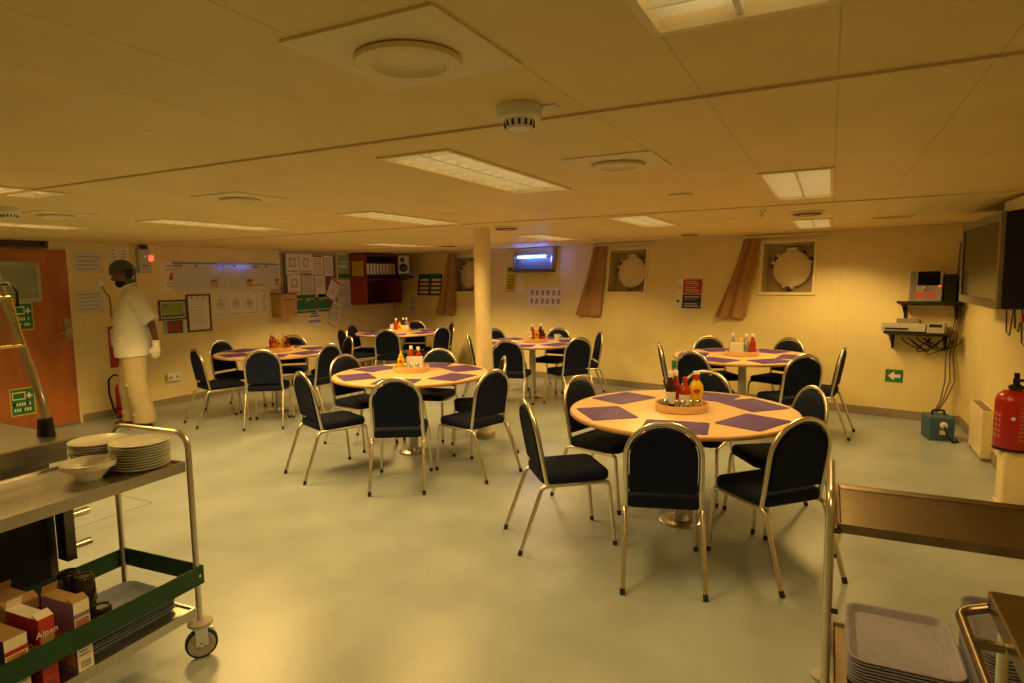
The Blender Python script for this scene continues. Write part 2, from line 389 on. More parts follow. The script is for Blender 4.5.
# ------------------------------------------------------------------ wall things
def sheet(name, F, w, h, m, label, cat, th=.004, lines=None, extra=None, group=None, tilt=0, dx=0):
    """paper/sign: centre at frame origin; lines = list of (x0,x1,z0,z1,mi) print marks, as fractions of w/h"""
    mats = [M[m]]+[M[k] for k in (extra or ['ink'])]
    mb = MB(); T = Matrix.Rotation(tilt, 4, 'Y') if tilt else None
    mb.box(-w/2, w/2, -th, 0, -h/2, h/2, T=T)
    for k, (x0, x1, z0, z1, mi) in enumerate(lines or []):
        e = .0006+.0001*(k % 5)
        mb.box((x0-.5)*w, (x1-.5)*w, -th-e, -th, (z0-.5)*h, (z1-.5)*h, mi, T=T)
    o = mb.build(name, mats, M_=F, smooth=False)
    return tag(o, label, cat, group)
def rows(n, x0=.1, x1=.9, z0=.1, z1=.9, mi=1, fill=.4, rag=.2):
    out = []; st = (z1-z0)/n; rr = random.Random(n*7+int(x0*100))
    for k in range(n):
        z = z0+st*k; out.append((x0, x1-rr.random()*rag*(x1-x0), z+st*.3, z+st*(.3+fill), mi))
    return out

# door on the left wall
def FLr(y0, y1, z0, z1, d=0): return FL((y0+y1)/2, (z0+z1)/2, d), y1-y0, z1-z0
dr = empty('door_1', M_=FL(3.74, 0))
tag(dr, kind='structure')
dfm = MB()
dfm.box(-.50, -.44, -.03, 0, 0, 2.04).box(.44, .475, -.025, 0, 0, 2.0).build('door_frame', M['cream'], dr, smooth=False)
MB().box(-.44, .44, -.04, -.004, .03, 1.98).build('door_leaf', M['door'], dr, smooth=False)
MB().box(-.45, .45, -.03, -.002, .0, .03).build('door_threshold', M['steel'], dr, smooth=False)
MB().box(-.50, .24, -.09, -.002, 2.0, 2.02).box(.21, .24, -.09, -.002, 2.02, 2.078).box(-.5, .21, -.03, -.002, 2.02, 2.078, 1).build('door_closer_track', [M['doordk'], M['doordk']], dr, smooth=False)
p = MB(); p.rings([[(x-.12, -.044, z+1.64) for x, z in rrect(.56, .44, .02, 3)], [(x-.12, -.052, z+1.64) for x, z in rrect(.54, .42, .02, 3)], [(x-.12, -.052, z+1.64) for x, z in rrect(.47, .35, .01, 3)], [(x-.12, -.042, z+1.64) for x, z in rrect(.47, .35, .01, 3)]], cap0=False, cap1=False)
p.build('window_frame', M['grey'], dr)
MB().box(-.355, .115, -.046, -.041, 1.465, 1.815).build('window_pane', M['lens'], dr, smooth=False)
hd = MB(); hd.box(.355, .435, -.046, -.04, .98, 1.22).build('handle_plate', M['steel'], dr, smooth=False)
MB().tube(bend([(.40, -.046, 1.09), (.40, -.10, 1.09), (.27, -.10, 1.06)], .03), .011, 8).build('door_handle', M['chrome'], dr)
# green safety signs on the door (lie on it)
def gsign(F, w, h, label, top=True):
    L = [(.05, .95, .05, .95, 1), (.1, .62, .58, .86, 2), (.14, .58, .62, .82, 1), (.72, .80, .60, .80, 2), (.66, .9, .66, .72, 2)]
    L += [(.14+.1*k, .20+.1*k, .36, .47, 2) for k in range(7)]+[(.14+.1*k, .20+.1*k, .16, .27, 2) for k in range(7)]
    return sheet('safety_sign', F, w, h, 'yellowp', label, 'sign', lines=L, extra=['greenp', 'paper'], group='green signs on the door')
gsign(FL(3.62, .36, .042), .24, .30, 'green and white safety sign low on the wooden door')
gsign(FL(3.69, 1.27, .042), .21, .30, 'green and white safety sign under the window of the wooden door')
# notices by the door
sheet('notice', FL(4.44, 1.85), .33, .24, 'paper2', 'white printed notice high on the wall beside the door, above the light switch', 'notice', lines=rows(4))
sheet('notice', FL(4.42, 1.40), .32, .27, 'paper2', 'white printed notice on the wall beside the door, below the light switch', 'notice', lines=rows(5))
for q, (y, lab) in enumerate(((4.735, 'narrow white notice above the person, nearer the door'), (4.86, 'narrow white notice above the person, nearer the alarm unit'))):
    sheet('notice', FL(y, 1.90), .115, .30, 'paper', lab, 'notice', lines=rows(6, .2, .8))
r = empty('light_switch', M_=FL(4.55, 1.62)); MB().puff(.088, .088, .01, [(0, 0), (0, .012), (.006, .016)], T=Matrix.Rotation(PI/2, 4, 'X')).build('plate', M['white'], r)
MB().box(-.012, .012, -.022, -.014, -.02, .02, T=Matrix.Rotation(.12, 4, 'X')).build('rocker', M['white'], r, smooth=False)
MB().tube([(.02, -.008, -.044), (.05, -.01, -.12), (.10, -.008, -.18), (.10, -.006, -.42), (.16, -.006, -.44)], .006, 6).build('cable', M['cable'], r)
tag(r, 'cream light switch with cable, between two notices beside the door', 'light switch')
r = empty('alarm_unit', M_=FL(5.09, 1.88)); MB().puff(.16, .30, .012, [(0, 0), (0, .055), (.008, .062)], T=Matrix.Rotation(PI/2, 4, 'X')).build('body', M['silver'], r)
MB().lathe([(.045, 0), (.045, .04), (.036, .07), (0, .078)], 18, T=Matrix.Translation((-.0, -.05, .15)), cap0=False, cap1=False).build('siren', M['doordk'], r)
MB().box(.05, .105, -.072, -.055, .0, .07).build('red_lamp', M['led'], r, smooth=False)
MB().box(-.01, .012, -.066, -.06, .045, .065).build('green_lamp', M['ledg'], r, smooth=False)
mb = MB()
for k in range(3): mb.lathe([(.008, 0), (.008, .006), (0, .007)], 8, T=Matrix.Translation((-.03+.03*k, -.062, -.06)) @ Matrix.Rotation(PI/2, 4, 'X'))
mb.build('knobs', M['black'], r)
tag(r, 'small wall alarm unit with a glowing red lamp above the person', 'alarm')
sheet('safety_sign', FL(4.93, 1.66), .13, .27, 'greenp', 'small green wall sign just behind the head of the person', 'sign', lines=[(.2, .8, .5, .85, 1), (.2, .8, .2, .3, 1)], extra=['paper'])
sheet('fire_sign', FL(4.68, .84), .17, .50, 'redp', 'tall red and white fire sign on the wall behind the person', 'sign',
      lines=[(.15, .85, .52, .93, 1), (.3, .7, .58, .86, 2), (.15, .85, .34, .46, 2), (.25, .75, .36, .40, 1), (.15, .85, .06, .30, 2), (.25, .75, .14, .22, 1)], extra=['paper', 'redp'])
sheet('notice', FL(5.475, 1.69), .26, .40, 'paper', 'white notice with a red figure, left of the long wall chart', 'notice',
      lines=[(.2, .8, .8, .86, 1), (.15, .85, .7, .74, 1), (.42, .58, .5, .6, 2), (.35, .65, .38, .5, 2), (.15, .85, .24, .28, 1), (.2, .8, .14, .18, 1)], extra=['ink', 'redp'])
# long planning chart, shiny
M['gloss'] = mat('laminated_chart', (.70, .70, .68), .10, var=.03)
L = [(0, 1, .93, 1, 1)]
for k in range(30): L.append((.005+k/30, .005+k/30+.0035, .12, .86, 2))
for k in range(9): L.append((.005, .995, .14+.085*k, .147+.085*k, 2))
for a, b in ((.01, .08), (.18, .21), (.38, .44), (.53, .56), (.72, .78), (.85, .88)): L.append((a, b, .85, .90, 3))
for a in (.315, .655, .955): L += [(a, a+.06 if a < .9 else .998, .31, .41, 3), (a, a+.06 if a < .9 else .998, .12, .30, 4)]
L.append((.71, .84, .14, .2, 4))
mb = MB(); w, h = 1.80, .40; mb.box(-w/2, w/2, -.006, 0, -h/2, h/2)
for k, (x0, x1, z0, z1, mi) in enumerate(L): mb.box((x0-.5)*w, (x1-.5)*w, -.0063-.00005*(k % 5), -.006, (z0-.5)*h, (z1-.5)*h, mi)
tag(mb.build('planning_chart', [M['gloss'], mat('chart_header', (.20, .36, .46), .12), mat('chart_lines', (.42, .42, .46), .12), mat('chart_red', (.45, .04, .03), .12), mat('chart_yellow', (.58, .46, .05), .12)], M_=FL(6.39, 1.675), smooth=False), 'long glossy planning chart with blue top strip reflecting the blue lamp', 'wall chart')
# framed green picture, dark red print, framed document
def framed(F, w, h, label, m, lines, extra, cat='picture', name='framed_picture'):
    r = empty(name, M_=F); f = MB(); t = .022
    o = rrect(w, h, .003, 1); i = rrect(w-2*t, h-2*t, .002, 1)
    f.rings([[(x, 0, z) for x, z in o], [(x, -.018, z) for x, z in o], [(x, -.018, z) for x, z in i], [(x, -.006, z) for x, z in i]], cap0=False, cap1=False)
    f.build('frame', M['doordk'], r, smooth=False)
    b = MB().box(-w/2+t, w/2-t, -.007, -.002, -h/2+t, h/2-t)
    for k, (x0, x1, z0, z1, mi) in enumerate(lines): b.box((x0-.5)*w, (x1-.5)*w, -.0078-.0001*(k % 4), -.007, (z0-.5)*h, (z1-.5)*h, mi)
    b.build('print', [M[m]]+[M[k] for k in extra], r, smooth=False)
    return tag(r, label, cat)
M['meadow'] = mat('green_picture', (.30, .38, .08), .5, var=.35, scale=6)
framed(FL(5.455, 1.245), .40, .26, 'small dark framed green picture right of the person', 'paper', [(.1, .9, .14, .86, 1), (.1, .9, .14, .26, 2)], ['meadow', 'greenp'])
sheet('printed_card', FL(5.46, 1.02), .30, .17, 'inkd', 'small dark card with red print below the framed green picture', 'notice', lines=[(.0, .18, 0, 1, 2), (.24, .42, .15, .85, 1), (.46, .54, .35, .6, 1), (.58, .76, .15, .85, 1), (.92, 1, 0, 1, 3)], extra=['redp', 'ink', 'paper2'])
framed(FL(5.84, 1.185), .37, .51, 'dark framed white document on the wall, below the planning chart', 'paper', rows(9, .14, .86, .15, .85)+[(.2, .26, .88, .93, 2), (.45, .5, .88, .93, 2), (.7, .75, .88, .93, 2)], ['paper2', 'inkd'], 'framed document', 'framed_document')
# crest sheets
mb = MB()
def crest(T, s, mb, mi):
    mb.lathe([(.5*s, 0), (.5*s, .0008), (.36*s, .0008), (.36*s, 0)], 20, mi=mi, T=T @ Matrix.Rotation(PI/2, 4, 'X'), sy=1.15, cap0=False, cap1=False)
    mb.lathe([(.28*s, 0), (.28*s, .0008), (0, .0008)], 14, mi=mi, T=T @ Matrix.Rotation(PI/2, 4, 'X'), cap0=False, cap1=False)
for q, (y, lab) in enumerate(((6.20, 'white sheet with round grey crest, next to the framed document'), (6.46, 'white sheet with round grey crest, middle of three under the planning chart'), (6.70, 'white sheet with round grey crest, nearest the narrow sheet under the chart'))):
    mb = MB().box(-.118, .118, -.003, 0, -.17, .17); crest(Matrix.Translation((0, -.003, .02)), .13, mb, 1)
    mb.box(-.08, .08, -.0036, -.003, -.13, -.12, 1).box(-.03, .03, -.0036, -.003, .12, .13, 1)
    tag(mb.build('crest_sheet', [M['paper'], M['ink']], M_=FL(y, 1.265)), lab, 'notice', 'crest sheets under the planning chart')
sheet('notice', FL(6.98, 1.27), .25, .33, 'paper', 'white sheet between the crest sheets and the wooden letter box', 'notice', lines=rows(6, .3, .7, .15, .9, rag=.4))
# notice board
nb = empty('notice_board', M_=FL(7.96, 1.58)); w, h = 1.26, .96
f = MB(); o = rrect(w, h, .004, 1); i = rrect(w-.05, h-.05, .003, 1)
f.rings([[(x, 0, z) for x, z in o], [(x, -.02, z) for x, z in o], [(x, -.02, z) for x, z in i], [(x, -.008, z) for x, z in i]], cap0=False, cap1=False)
f.build('frame', M['grey'], nb, smooth=False); M['felt'] = mat('board_felt', (.16, .12, .10), .9, var=.2, scale=60)
MB().box(-w/2+.02, w/2-.02, -.009, -.002, -h/2+.02, h/2-.02).build('board', M['felt'], nb, smooth=False)
tag(nb, 'dark felt notice board covered with pinned papers left of the red cabinet', 'notice board')
def pin(y, z, w, h, m, label, tilt=0, d=.009, lines=None, extra=None, cr=False, grp='papers pinned on the notice board'):
    o = sheet('pinned_paper', FL(y, z, d), w, h, m, label, 'notice', th=.002, lines=lines if lines is not None else rows(6), extra=extra, tilt=tilt, group=grp)
    return o
g4 = 'papers pinned on the notice board'
pin(7.58, 1.87, .28, .335, 'paper', 'pinned paper with round crest, top corner of the notice board nearest the chart', lines=[(.25, .75, .35, .8, 1), (.35, .65, .45, .7, 2), (.1, .9, .12, .2, 1)], extra=['ink', 'paper'])
pin(7.87, 1.87, .275, .335, 'paper', 'pinned paper with round crest, second in the notice board top row', lines=[(.28, .72, .35, .8, 1), (.38, .62, .45, .7, 2), (.1, .9, .12, .2, 1)], extra=['ink', 'paper'])
pin(8.14, 1.86, .265, .335, 'paper', 'pinned printed paper with red heading, third in the notice board top row', lines=rows(7, z1=.85)+[(.1, .9, .9, .98, 2)], extra=['ink', 'redp'])
pin(8.40, 1.85, .22, .35, 'paper', 'pinned printed paper, last in the notice board top row', lines=rows(8))
pin(7.60, 1.53, .285, .365, 'paper', 'pinned paper with crest, second row of the notice board, above the letter box', lines=[(.25, .75, .4, .8, 1), (.35, .65, .5, .7, 2), (.1, .9, .15, .22, 1)], extra=['ink', 'paper'])
pin(7.90, 1.54, .275, .36, 'paper2', 'pinned grey printed paper, second in the second row of the notice board', lines=rows(9))
pin(8.18, 1.50, .24, .36, 'paper', 'pinned white paper above the green sheets, third in the second row', lines=rows(6, z0=.5))
for y, lab in ((7.66, 'green pinned sheet partly behind the wooden letter box'), (7.93, 'green pinned sheet, middle of three low on the notice board'), (8.24, 'green pinned sheet nearest the tilted paper on the notice board')):
    pin(y, 1.22, .25, .30, 'greenp', lab, lines=[(.1, .9, .72, .8, 1), (.1, .5, .62, .66, 1)], extra=['yellowp'], grp='green sheets on the notice board')
pin(8.48, 1.44, .24, .36, 'paper', 'tilted white paper with a red band pinned at the notice board edge', tilt=.5, d=.022, lines=[(.05, .95, .88, .97, 2), (.1, .9, .7, .74, 1), (.4, .6, .3, .5, 1)], extra=['ink', 'redp'])
pin(8.50, 1.02, .25, .40, 'paper', 'tilted white paper hanging below the notice board corner', tilt=.42, d=.026, lines=rows(6))
pin(8.68, 1.13, .16, .34, 'paper2', 'narrow tilted paper behind the hanging sheet at the notice board corner', tilt=.35, d=.023, lines=[])
pin(8.02, .965, .36, .26, 'paper', 'white printed notice stuck just below the notice board', d=.004, lines=[(.3, .7, .78, .86, 2), (.2, .8, .62, .7, 2), (.12, .88, .34, .40, 2), (.12, .88, .24, .30, 2)], extra=['ink', 'inkd'], grp=None)
# wall sheets between board and cabinet
sheet('wall_sheet', FL(8.79, 1.82), .30, .44, 'greenl', 'pale green and white sheet on the wall beside the notice board', 'notice', lines=[(.0, 1, .08, .25, 1), (.1, .8, .5, .6, 2), (.1, .9, .7, .75, 2)], extra=['greenp', 'paper'])
sheet('wall_sheet', FL(8.79, 1.33), .31, .50, 'paper2', 'grey printed sheet on the wall below the pale green sheet', 'notice', lines=rows(7))
# letter box (wooden) in front of the board
lb = empty('letter_box', M_=FL(7.28, 1.225, .0)); w, h, d = .33, .37, .20
MB().box(-w/2, w/2, -d, 0, -h/2, h/2-.015).build('body', M['box'], lb, smooth=False)
MB().box(-w/2-.006, w/2+.006, -d-.008, 0, h/2-.015, h/2).build('lid', M['cherry'], lb, smooth=False)
MB().box(-.10, .10, -d-.002, -d, .08, .095).build('slot', M['inkd'], lb, smooth=False)
tag(lb, 'light wooden letter box on the wall at the notice board corner', 'letter box')
# double socket
sk = empty('wall_socket', M_=FL(5.39, .36)); MB().puff(.19, .11, .01, [(0, 0), (0, .03), (.008, .036)], T=Matrix.Rotation(PI/2, 4, 'X')).build('plate', M['white'], sk)
mb = MB()
for sx in (-.045, .045): mb.lathe([(.022, 0), (.022, .002), (0, .002)], 16, T=Matrix.Translation((sx, -.036, 0)) @ Matrix.Rotation(PI/2, 4, 'X'))
mb.build('outlets', M['ink'], sk); tag(sk, 'white double wall socket low on the wall near the table by the chart', 'socket')

# red cabinet in the corner
cb = empty('wall_cabinet', M_=FL(9.46, 1.15)); D = .37
c = MB(); w = 1.02; h = .90
c.box(-w/2, -w/2+.02, -D, 0, 0, h).box(w/2-.02, w/2, -D, 0, 0, h).box(-w/2+.02, w/2-.02, -D, 0, h-.02, h).box(-w/2+.02, w/2-.02, -D, 0, 0, .02).box(-w/2+.02, w/2-.02, -.02, 0, .02, h-.02, 1)
c.build('carcass', [M['cherry'], M['cherryd']], cb, smooth=False)
MB().box(-w/2+.02, w/2-.02, -D+.005, -.02, .44, .46).build('shelf', M['cherry'], cb, smooth=False)
MB().box(-w/2+.02, w/2-.02, -D+.012, -D+.03, .46, .54).build('rail', M['black'], cb, smooth=False)
MB().box(-w/2+.02, w/2-.02, -D+.005, -.02, .07, .085).build('shelf', M['cherryd'], cb, smooth=False)
tag(cb, 'red-brown wall cabinet with binders in its upper shelf', 'cabinet')
sheet('note', frame((XL+.185, 8.948, 1.80), (1, 0, 0), (0, 1, 0)), .26, .26, 'yellowp', 'yellowish note stuck on the side of the red wall cabinet', 'notice', lines=rows(7), extra=['carton'])
bproto = None
ords = ['first', 'second', 'third', 'fourth', 'fifth', 'sixth', 'seventh', 'eighth', 'ninth', 'tenth', 'eleventh', 'twelfth', 'thirteenth', 'fourteenth', 'fifteenth']
for k in range(9):
    if k == 0:
        o = empty('ring_binder')
        b = MB(); b.box(-.042, .042, -.27, 0, 0, .30).build('cover', M['inkd'], o, smooth=False)
        s = MB(); s.box(-.034, .034, -.273, -.27, .06, .27); s.build('spine_label', M['paper'], o, smooth=False)
        MB().lathe([(.012, 0), (.012, .003), (.008, .003), (.008, 0)], 12, T=Matrix.Translation((0, -.27, .035)) @ Matrix.Rotation(PI/2, 4, 'X'), cap0=False, cap1=False).build('finger_ring', M['chrome'], o)
        bproto = o
    else: o = copy_tree(bproto)
    o.matrix_world = FL(9.05+.094*k, 1.612, .06)
    tag(o, 'dark binder with white spine, %s from the door end of the cabinet shelf' % ords[k], 'binder', 'binders in the red wall cabinet')

# ------------------------------------------------------------------ portholes & curtains
for k, (s, nm, _) in enumerate(PORT):
    r = empty('window_%d' % (k+1), M_=FB(s, (T0+T1)/2)); tag(r, kind='structure')
    w = PW; h = T1-T0; D = .20
    o = rrect(w+.07, h+.07, .004, 1); i = rrect(w, h, .003, 1); b_ = rrect(w-.05, h-.05, .003, 1)
    f = MB(); f.rings([[(x, 0, z) for x, z in o], [(x, -.018, z) for x, z in o], [(x, -.018, z) for x, z in i], [(x, .0, z) for x, z in i]], cap0=False, cap1=False)
    f.build('window_frame', M['cream'], r, smooth=False)
    g = MB(); g.rings([[(x, 0, z) for x, z in i], [(x, D, z) for x, z in b_]], cap0=False, cap1=True).build('window_recess', M['recess'], r, smooth=False)
    RX = Matrix.Rotation(PI/2, 4, 'X')
    dk = MB(); dk.lathe([(.235, 0), (.235, .03), (.215, .045), (.205, .045), (.205, .02)], 40, T=Matrix.Translation((.01, D, 0)) @ RX, cap0=False, cap1=False).build('porthole_ring', M['grey'], r)
    MB().lathe([(.222, .05), (.222, .072), (.212, .080), (0, .084)], 44, T=Matrix.Translation((.01, D, 0)) @ RX, cap0=True, cap1=False).build('deadlight_cover', M['cream'], r)
    cl = MB()
    for a in (20, 78, 102, 135, 160, 250, 275):
        t = math.radians(a); cx, cz = .01+.235*math.cos(t), .235*math.sin(t)
        cl.lathe([(.020, .03), (.020, .10), (.010, .115)], 10, T=Matrix.Translation((cx, D, cz)) @ RX)
    cl.box(-.05, .07, D-.10, D-.03, .225, .262).build('clamps', M['cream'], r)
    cd = MB()
    for a in (32, 60, 145, 172, 262):
        t = math.radians(a); cx, cz = .01+.25*math.cos(t), .25*math.sin(t)
        cd.lathe([(.016, 0), (.016, .07), (.008, .08)], 8, T=Matrix.Translation((cx, D, cz)) @ RX)
    cd.build('clamp_shadow_bolts', M['doordk'], r)
def curtain(top, bot, t0, t1, label, rail):
    (a0, a1), (b0, b1) = top, bot          # local x = -s
    mb = MB(); nu, nv = 60, 14; ring = []
    for side in (0, 1):
        for j in range(nv+1):
            v = j/nv; row = []
            for i in range(nu+1):
                u = i/nu; x0 = -a0+(-b0+a0)*v**1.15; x1 = -a1+(-b1+a1)*v**1.15
                amp = .026+.014*v; y = -.055+amp*math.sin(u*2*PI*2.6+.9*math.sin(2.2*v)+.5)*(.6+.4*math.sin(u*4+1))+.007*math.sin(u*17+v*5)
                z = t1+(t0-t1)*v+(.012*math.sin(u*2*PI*2.2) if j == nv else 0)
                if v < .08: z = t1+(t0-t1)*v
                row.append((x0+(x1-x0)*u, y+(.004 if side else 0), z))
            ring.append(row)
    W = nu+1; vs = [p for r_ in ring for p in r_]; fs = []
    for side in (0, 1):
        o = side*(nv+1)*W
        for j in range(nv):
            for i in range(nu): fs.append((o+j*W+i, o+j*W+i+1, o+(j+1)*W+i+1, o+(j+1)*W+i))
    n1 = (nv+1)*W
    for i in range(nu): fs += [(i, i+1, n1+i+1, n1+i), (nv*W+i, nv*W+i+1, n1+nv*W+i+1, n1+nv*W+i)]
    for j in range(nv): fs += [(j*W, (j+1)*W, n1+(j+1)*W, n1+j*W), (j*W+nu, (j+1)*W+nu, n1+(j+1)*W+nu, n1+j*W+nu)]
    r = empty('curtain', M_=FB(0, 0)); MB().add(vs, fs).build('fabric', M['curtain'], r, angle=80)
    hk = MB()
    for k in range(5):
        x = -a0+(a0-a1)*(k+.5)/5; hk.tube([(x, -.05, t1-.005), (x, -.045, t1+.012)], .004, 6)
    hk.build('hooks', M['white'], r)
    tag(r, label, 'curtain', 'tan curtains at the portholes')
    rr = MB(); rr.box(-rail[1], -rail[0], -.065, -.03, t1+.012, t1+.032)
    for x in (-rail[1]+.05, -rail[0]-.05): rr.box(x-.012, x+.012, -.03, 0, t1+.01, t1+.034)
    return rr.build('curtain_rail', M['cream'], M_=FB(0, 0), smooth=False)
g = 'curtain rails above the portholes'
tag(curtain((2.38, 2.18), (2.70, 2.28), 1.04, 2.045, 'tan curtain drawn aside at the porthole nearest the stereo', (1.37, 2.42)), 'cream curtain rail above the porthole nearest the stereo', 'curtain rail', g)
tag(curtain((4.66, 4.43), (4.91, 4.44), 1.01, 2.045, 'tan curtain between the insect killer and the middle porthole', (3.66, 4.72)), 'cream curtain rail above the middle porthole', 'curtain rail', g)
tag(curtain((7.83, 7.61), (8.06, 7.52), .95, 2.06, 'tan curtain left of the pillar, at the porthole hidden by the pillar', (6.9, 7.9)), 'cream curtain rail above the porthole behind the pillar', 'curtain rail', g)
# poster
L = [(.27, .98, .50, .97, 1), (.27, .98, .03, .48, 2)]
for k in range(6): L.append((.36, .90-.06*(k % 3), .56+.065*k, .58+.065*k, 3))
for k in range(5): L.append((.36, .90-.07*(k % 2), .09+.075*k, .115+.075*k, 3))
po = sheet('safety_poster', FB(3.095, 1.35), .38, .42, 'paper', 'white poster with a red and a blue block of print between two portholes', 'poster', lines=L, extra=['redp', 'bluep', 'paper'])
mb = MB(); mb.lathe([(.022, 0), (.022, .0008), (.016, .0008), (.016, 0)], 16, T=Matrix.Translation((-.142, -.004, .09)) @ Matrix.Rotation(PI/2, 4, 'X'), cap0=False, cap1=False)
mb.build('red_symbol', M['redp'], po); MB().lathe([(.02, 0), (.02, .0008), (0, .0008)], 16, T=Matrix.Translation((-.148, -.004, -.10)) @ Matrix.Rotation(PI/2, 4, 'X'), cap0=False).build('blue_symbol', M['bluep'], po)
# photo sheet
L = []
for k in range(6):
    for j in range(2): L.append((.07+.155*k+.02*(k//2), .15+.155*k+.02*(k//2), .14+.46*j, .42+.46*j, 1))
sheet('photo_sheet', FB(5.55, 1.285), .66, .29, 'paper', 'white laminated sheet with two rows of small photographs below the insect killer', 'notice', lines=L, extra=['carton'])
sheet('notice', FB(6.12, 1.545), .20, .37, 'paper', 'white sheet half behind the yellow notice', 'notice', lines=[])
sheet('notice', FB(6.28, 1.575, .006), .22, .42, 'yellowp', 'yellow notice with dark heading left of the insect killer', 'notice', lines=[(.1, .9, .83, .98, 1)]+rows(5, .15, .85, .1, .7), extra=['inkd'])
# pocket racks
for s_, lab in ((8.46, 'dark wall rack with white cards, farther from the curtain'), (8.13, 'dark wall rack with white cards, next to the curtain left of the pillar')):
    r = empty('card_rack', M_=FB(s_, 1.50)); MB().box(-.15, .15, -.02, 0, -.2, .2).build('back_panel', M['black'], r, smooth=False)
    MB().box(-.15, .15, -.026, -.02, .14, .2).build('header', M['greenp'], r, smooth=False)
    for q in range(4):
        z = -.18+.078*q
        MB().box(-.10, .145, -.028, -.02, z, z+.058).build('card', M['paper'], r, smooth=False)
    mb = MB()
    for q in range(4): mb.box(-.145, .148, -.036, -.02, -.19+.078*q, -.17+.078*q)
    mb.build('pocket', M['cherryd'], r, smooth=False)
    tag(r, lab, 'card rack', 'dark card racks in the far corner')
sheet('notice', FB(8.74, 1.10), .18, .36, 'paper2', 'small pale notice below the dark card racks', 'notice', lines=[(.2, .8, .62, .8, 1), (.2, .8, .25, .4, 1)], extra=['ink'])
# speaker on bracket in the corner
sp = empty('loudspeaker', (-7.12, 9.72, 1.70), math.radians(33))
b = MB(); b.puff(.20, .22, .015, [(0, 0), (0, .33)]).build('cabinet', M['silver'], sp)
RX = Matrix.Rotation(PI/2, 4, 'X')
MB().lathe([(.078, 0), (.078, .008), (.066, .010), (.03, -.01), (0, -.004)], 26, T=Matrix.Translation((0, -.11, .11)) @ RX, cap1=False).build('woofer', M['black'], sp)
MB().lathe([(.04, 0), (.04, .008), (.03, .010), (.012, -.002), (0, .004)], 20, T=Matrix.Translation((-.02, -.11, .255)) @ RX, cap1=False).build('tweeter', M['black'], sp)
tag(sp, 'small silver loudspeaker on a bracket in the far corner', 'loudspeaker')
br = empty('speaker_bracket', (-7.12, 9.72, 1.70), math.radians(33)); MB().box(-.09, .12, -.10, .10, -.022, 0).build('plate', M['black'], br, smooth=False)
MB().box(-.05, .05, -.06, .06, -.12, -.022).tube([(0, .05, -.06), (.10, .18, -.06), (.16, .30, -.06)], .018, 8).build('arm', M['black'], br)
tag(br, 'black bracket under the loudspeaker in the far corner', 'bracket')

# insect killer
ik = empty('insect_killer', M_=FB(5.77, 1.885)); w, h, D = .80, .37, .12
c = MB(); c.box(-w/2, w/2, -.02, 0, -h/2, h/2, 1).box(-w/2, w/2, -D, -.02, h/2-.11, h/2).box(-w/2, -w/2+.02, -D, -.02, -h/2, h/2-.11).box(w/2-.02, w/2, -D, -.02, -h/2, h/2-.11)
c.build('housing', [M['steel'], M['bezel']], ik, smooth=False)
MB().box(-w/2, w/2, -D-.02, -.02, -h/2-.015, -h/2+.02).build('catch_tray', M['steeld'], ik, smooth=False)
MB().cyl((-.32, -.095, .045), (.25, -.095, .045), .020, 12).build('violet_tube', M['uv'], ik)
MB().cyl((.27, -.095, .045), (.33, -.095, .045), .020, 12).build('tube_holder', M['chrome'], ik)
gr = MB()
for k in range(17): gr.box(-.36+.045*k-.0015, -.36+.045*k+.0015, -D-.003, -D, -h/2+.02, .015)
for k in range(4): gr.box(-.37, .37, -D-.005, -D-.003, -h/2+.04+k*.042, -h/2+.043+k*.042)
gr.build('wire_guard', M['steeld'], ik, smooth=False)
MB().lathe([(.035, 0), (.035, .003), (0, .003)], 18, T=Matrix.Translation((0, -D, .13)) @ RX, cap0=False).build('warning_badge', M['yellowp'], ik)
tag(ik, 'wall-mounted insect killer with glowing blue violet tube', 'insect killer')

# exit arrow sign
mb = MB().box(-.085, .085, -.004, 0, -.07, .07)
mb.poly([(-.06, 0), (0, .05), (0, .018), (.06, .018), (.06, -.018), (0, -.018), (0, -.05)], 0, .0008, 1, T=Matrix.Translation((0, -.004, 0)) @ RX)
tag(mb.build('arrow_sign', [M['greenp'], M['paper']], M_=FB(.625, .455), smooth=False), 'green sign with white arrow low on the wall near the blue box', 'sign')

# stereo corner
def shelf_bracket(s, t, w, d, label, nm='wall_shelf'):
    r = empty(nm, M_=FB(s, t)); MB().box(-w/2, w/2, -d, 0, -.02, 0).build('board', M['black'], r, smooth=False)
    a = MB()
    for x in (-w/2+.05, w/2-.05): a.box(x-.012, x+.012, -.02, 0, -.16, -.02).tube([(x, -.01, -.15), (x, -d+.04, -.022)], .008, 6)
    a.build('bracket_arm', M['black'], r); return tag(r, label, 'wall shelf')
shelf_bracket(.33, 1.255, .56, .26, 'upper black wall shelf under the silver stereo')
shelf_bracket(.42, .925, .58, .28, 'lower black wall shelf carrying the disc player')
st = empty('stereo', M_=FB(.36, 1.256, .13)); Tz = None
MB().puff(.30, .20, .012, [(.004, 0), (0, .006), (0, .325), (.006, .33)]).build('case', M['silver'], st)
MB().box(-.075, .125, -.106, -.10, .17, .315).build('display', M['screen'], st, smooth=False)
mb = MB()
for x in (-.05, .055): mb.box(x-.045, x+.045, -.105, -.10, .045, .095)
mb.build('cassette_window', mat('amber_window', (.30, .05, .02), .4, emit=(1, .12, .03), estr=.2), st, smooth=False)
MB().lathe([(.025, 0), (.025, .015), (0, .018)], 16, T=Matrix.Translation((.0, -.10, .135)) @ RX, cap0=False).build('volume_knob', M['chrome'], st)
MB().box(.115, .135, -.106, -.10, .155, .168).build('standby_light', M['led'], st, smooth=False)
MB().box(-.14, -.085, -.103, -.10, .02, .315).build('speaker_grille', M['bezel'], st, smooth=False)
tag(st, 'silver mini stereo with dark display on the upper wall shelf', 'stereo')
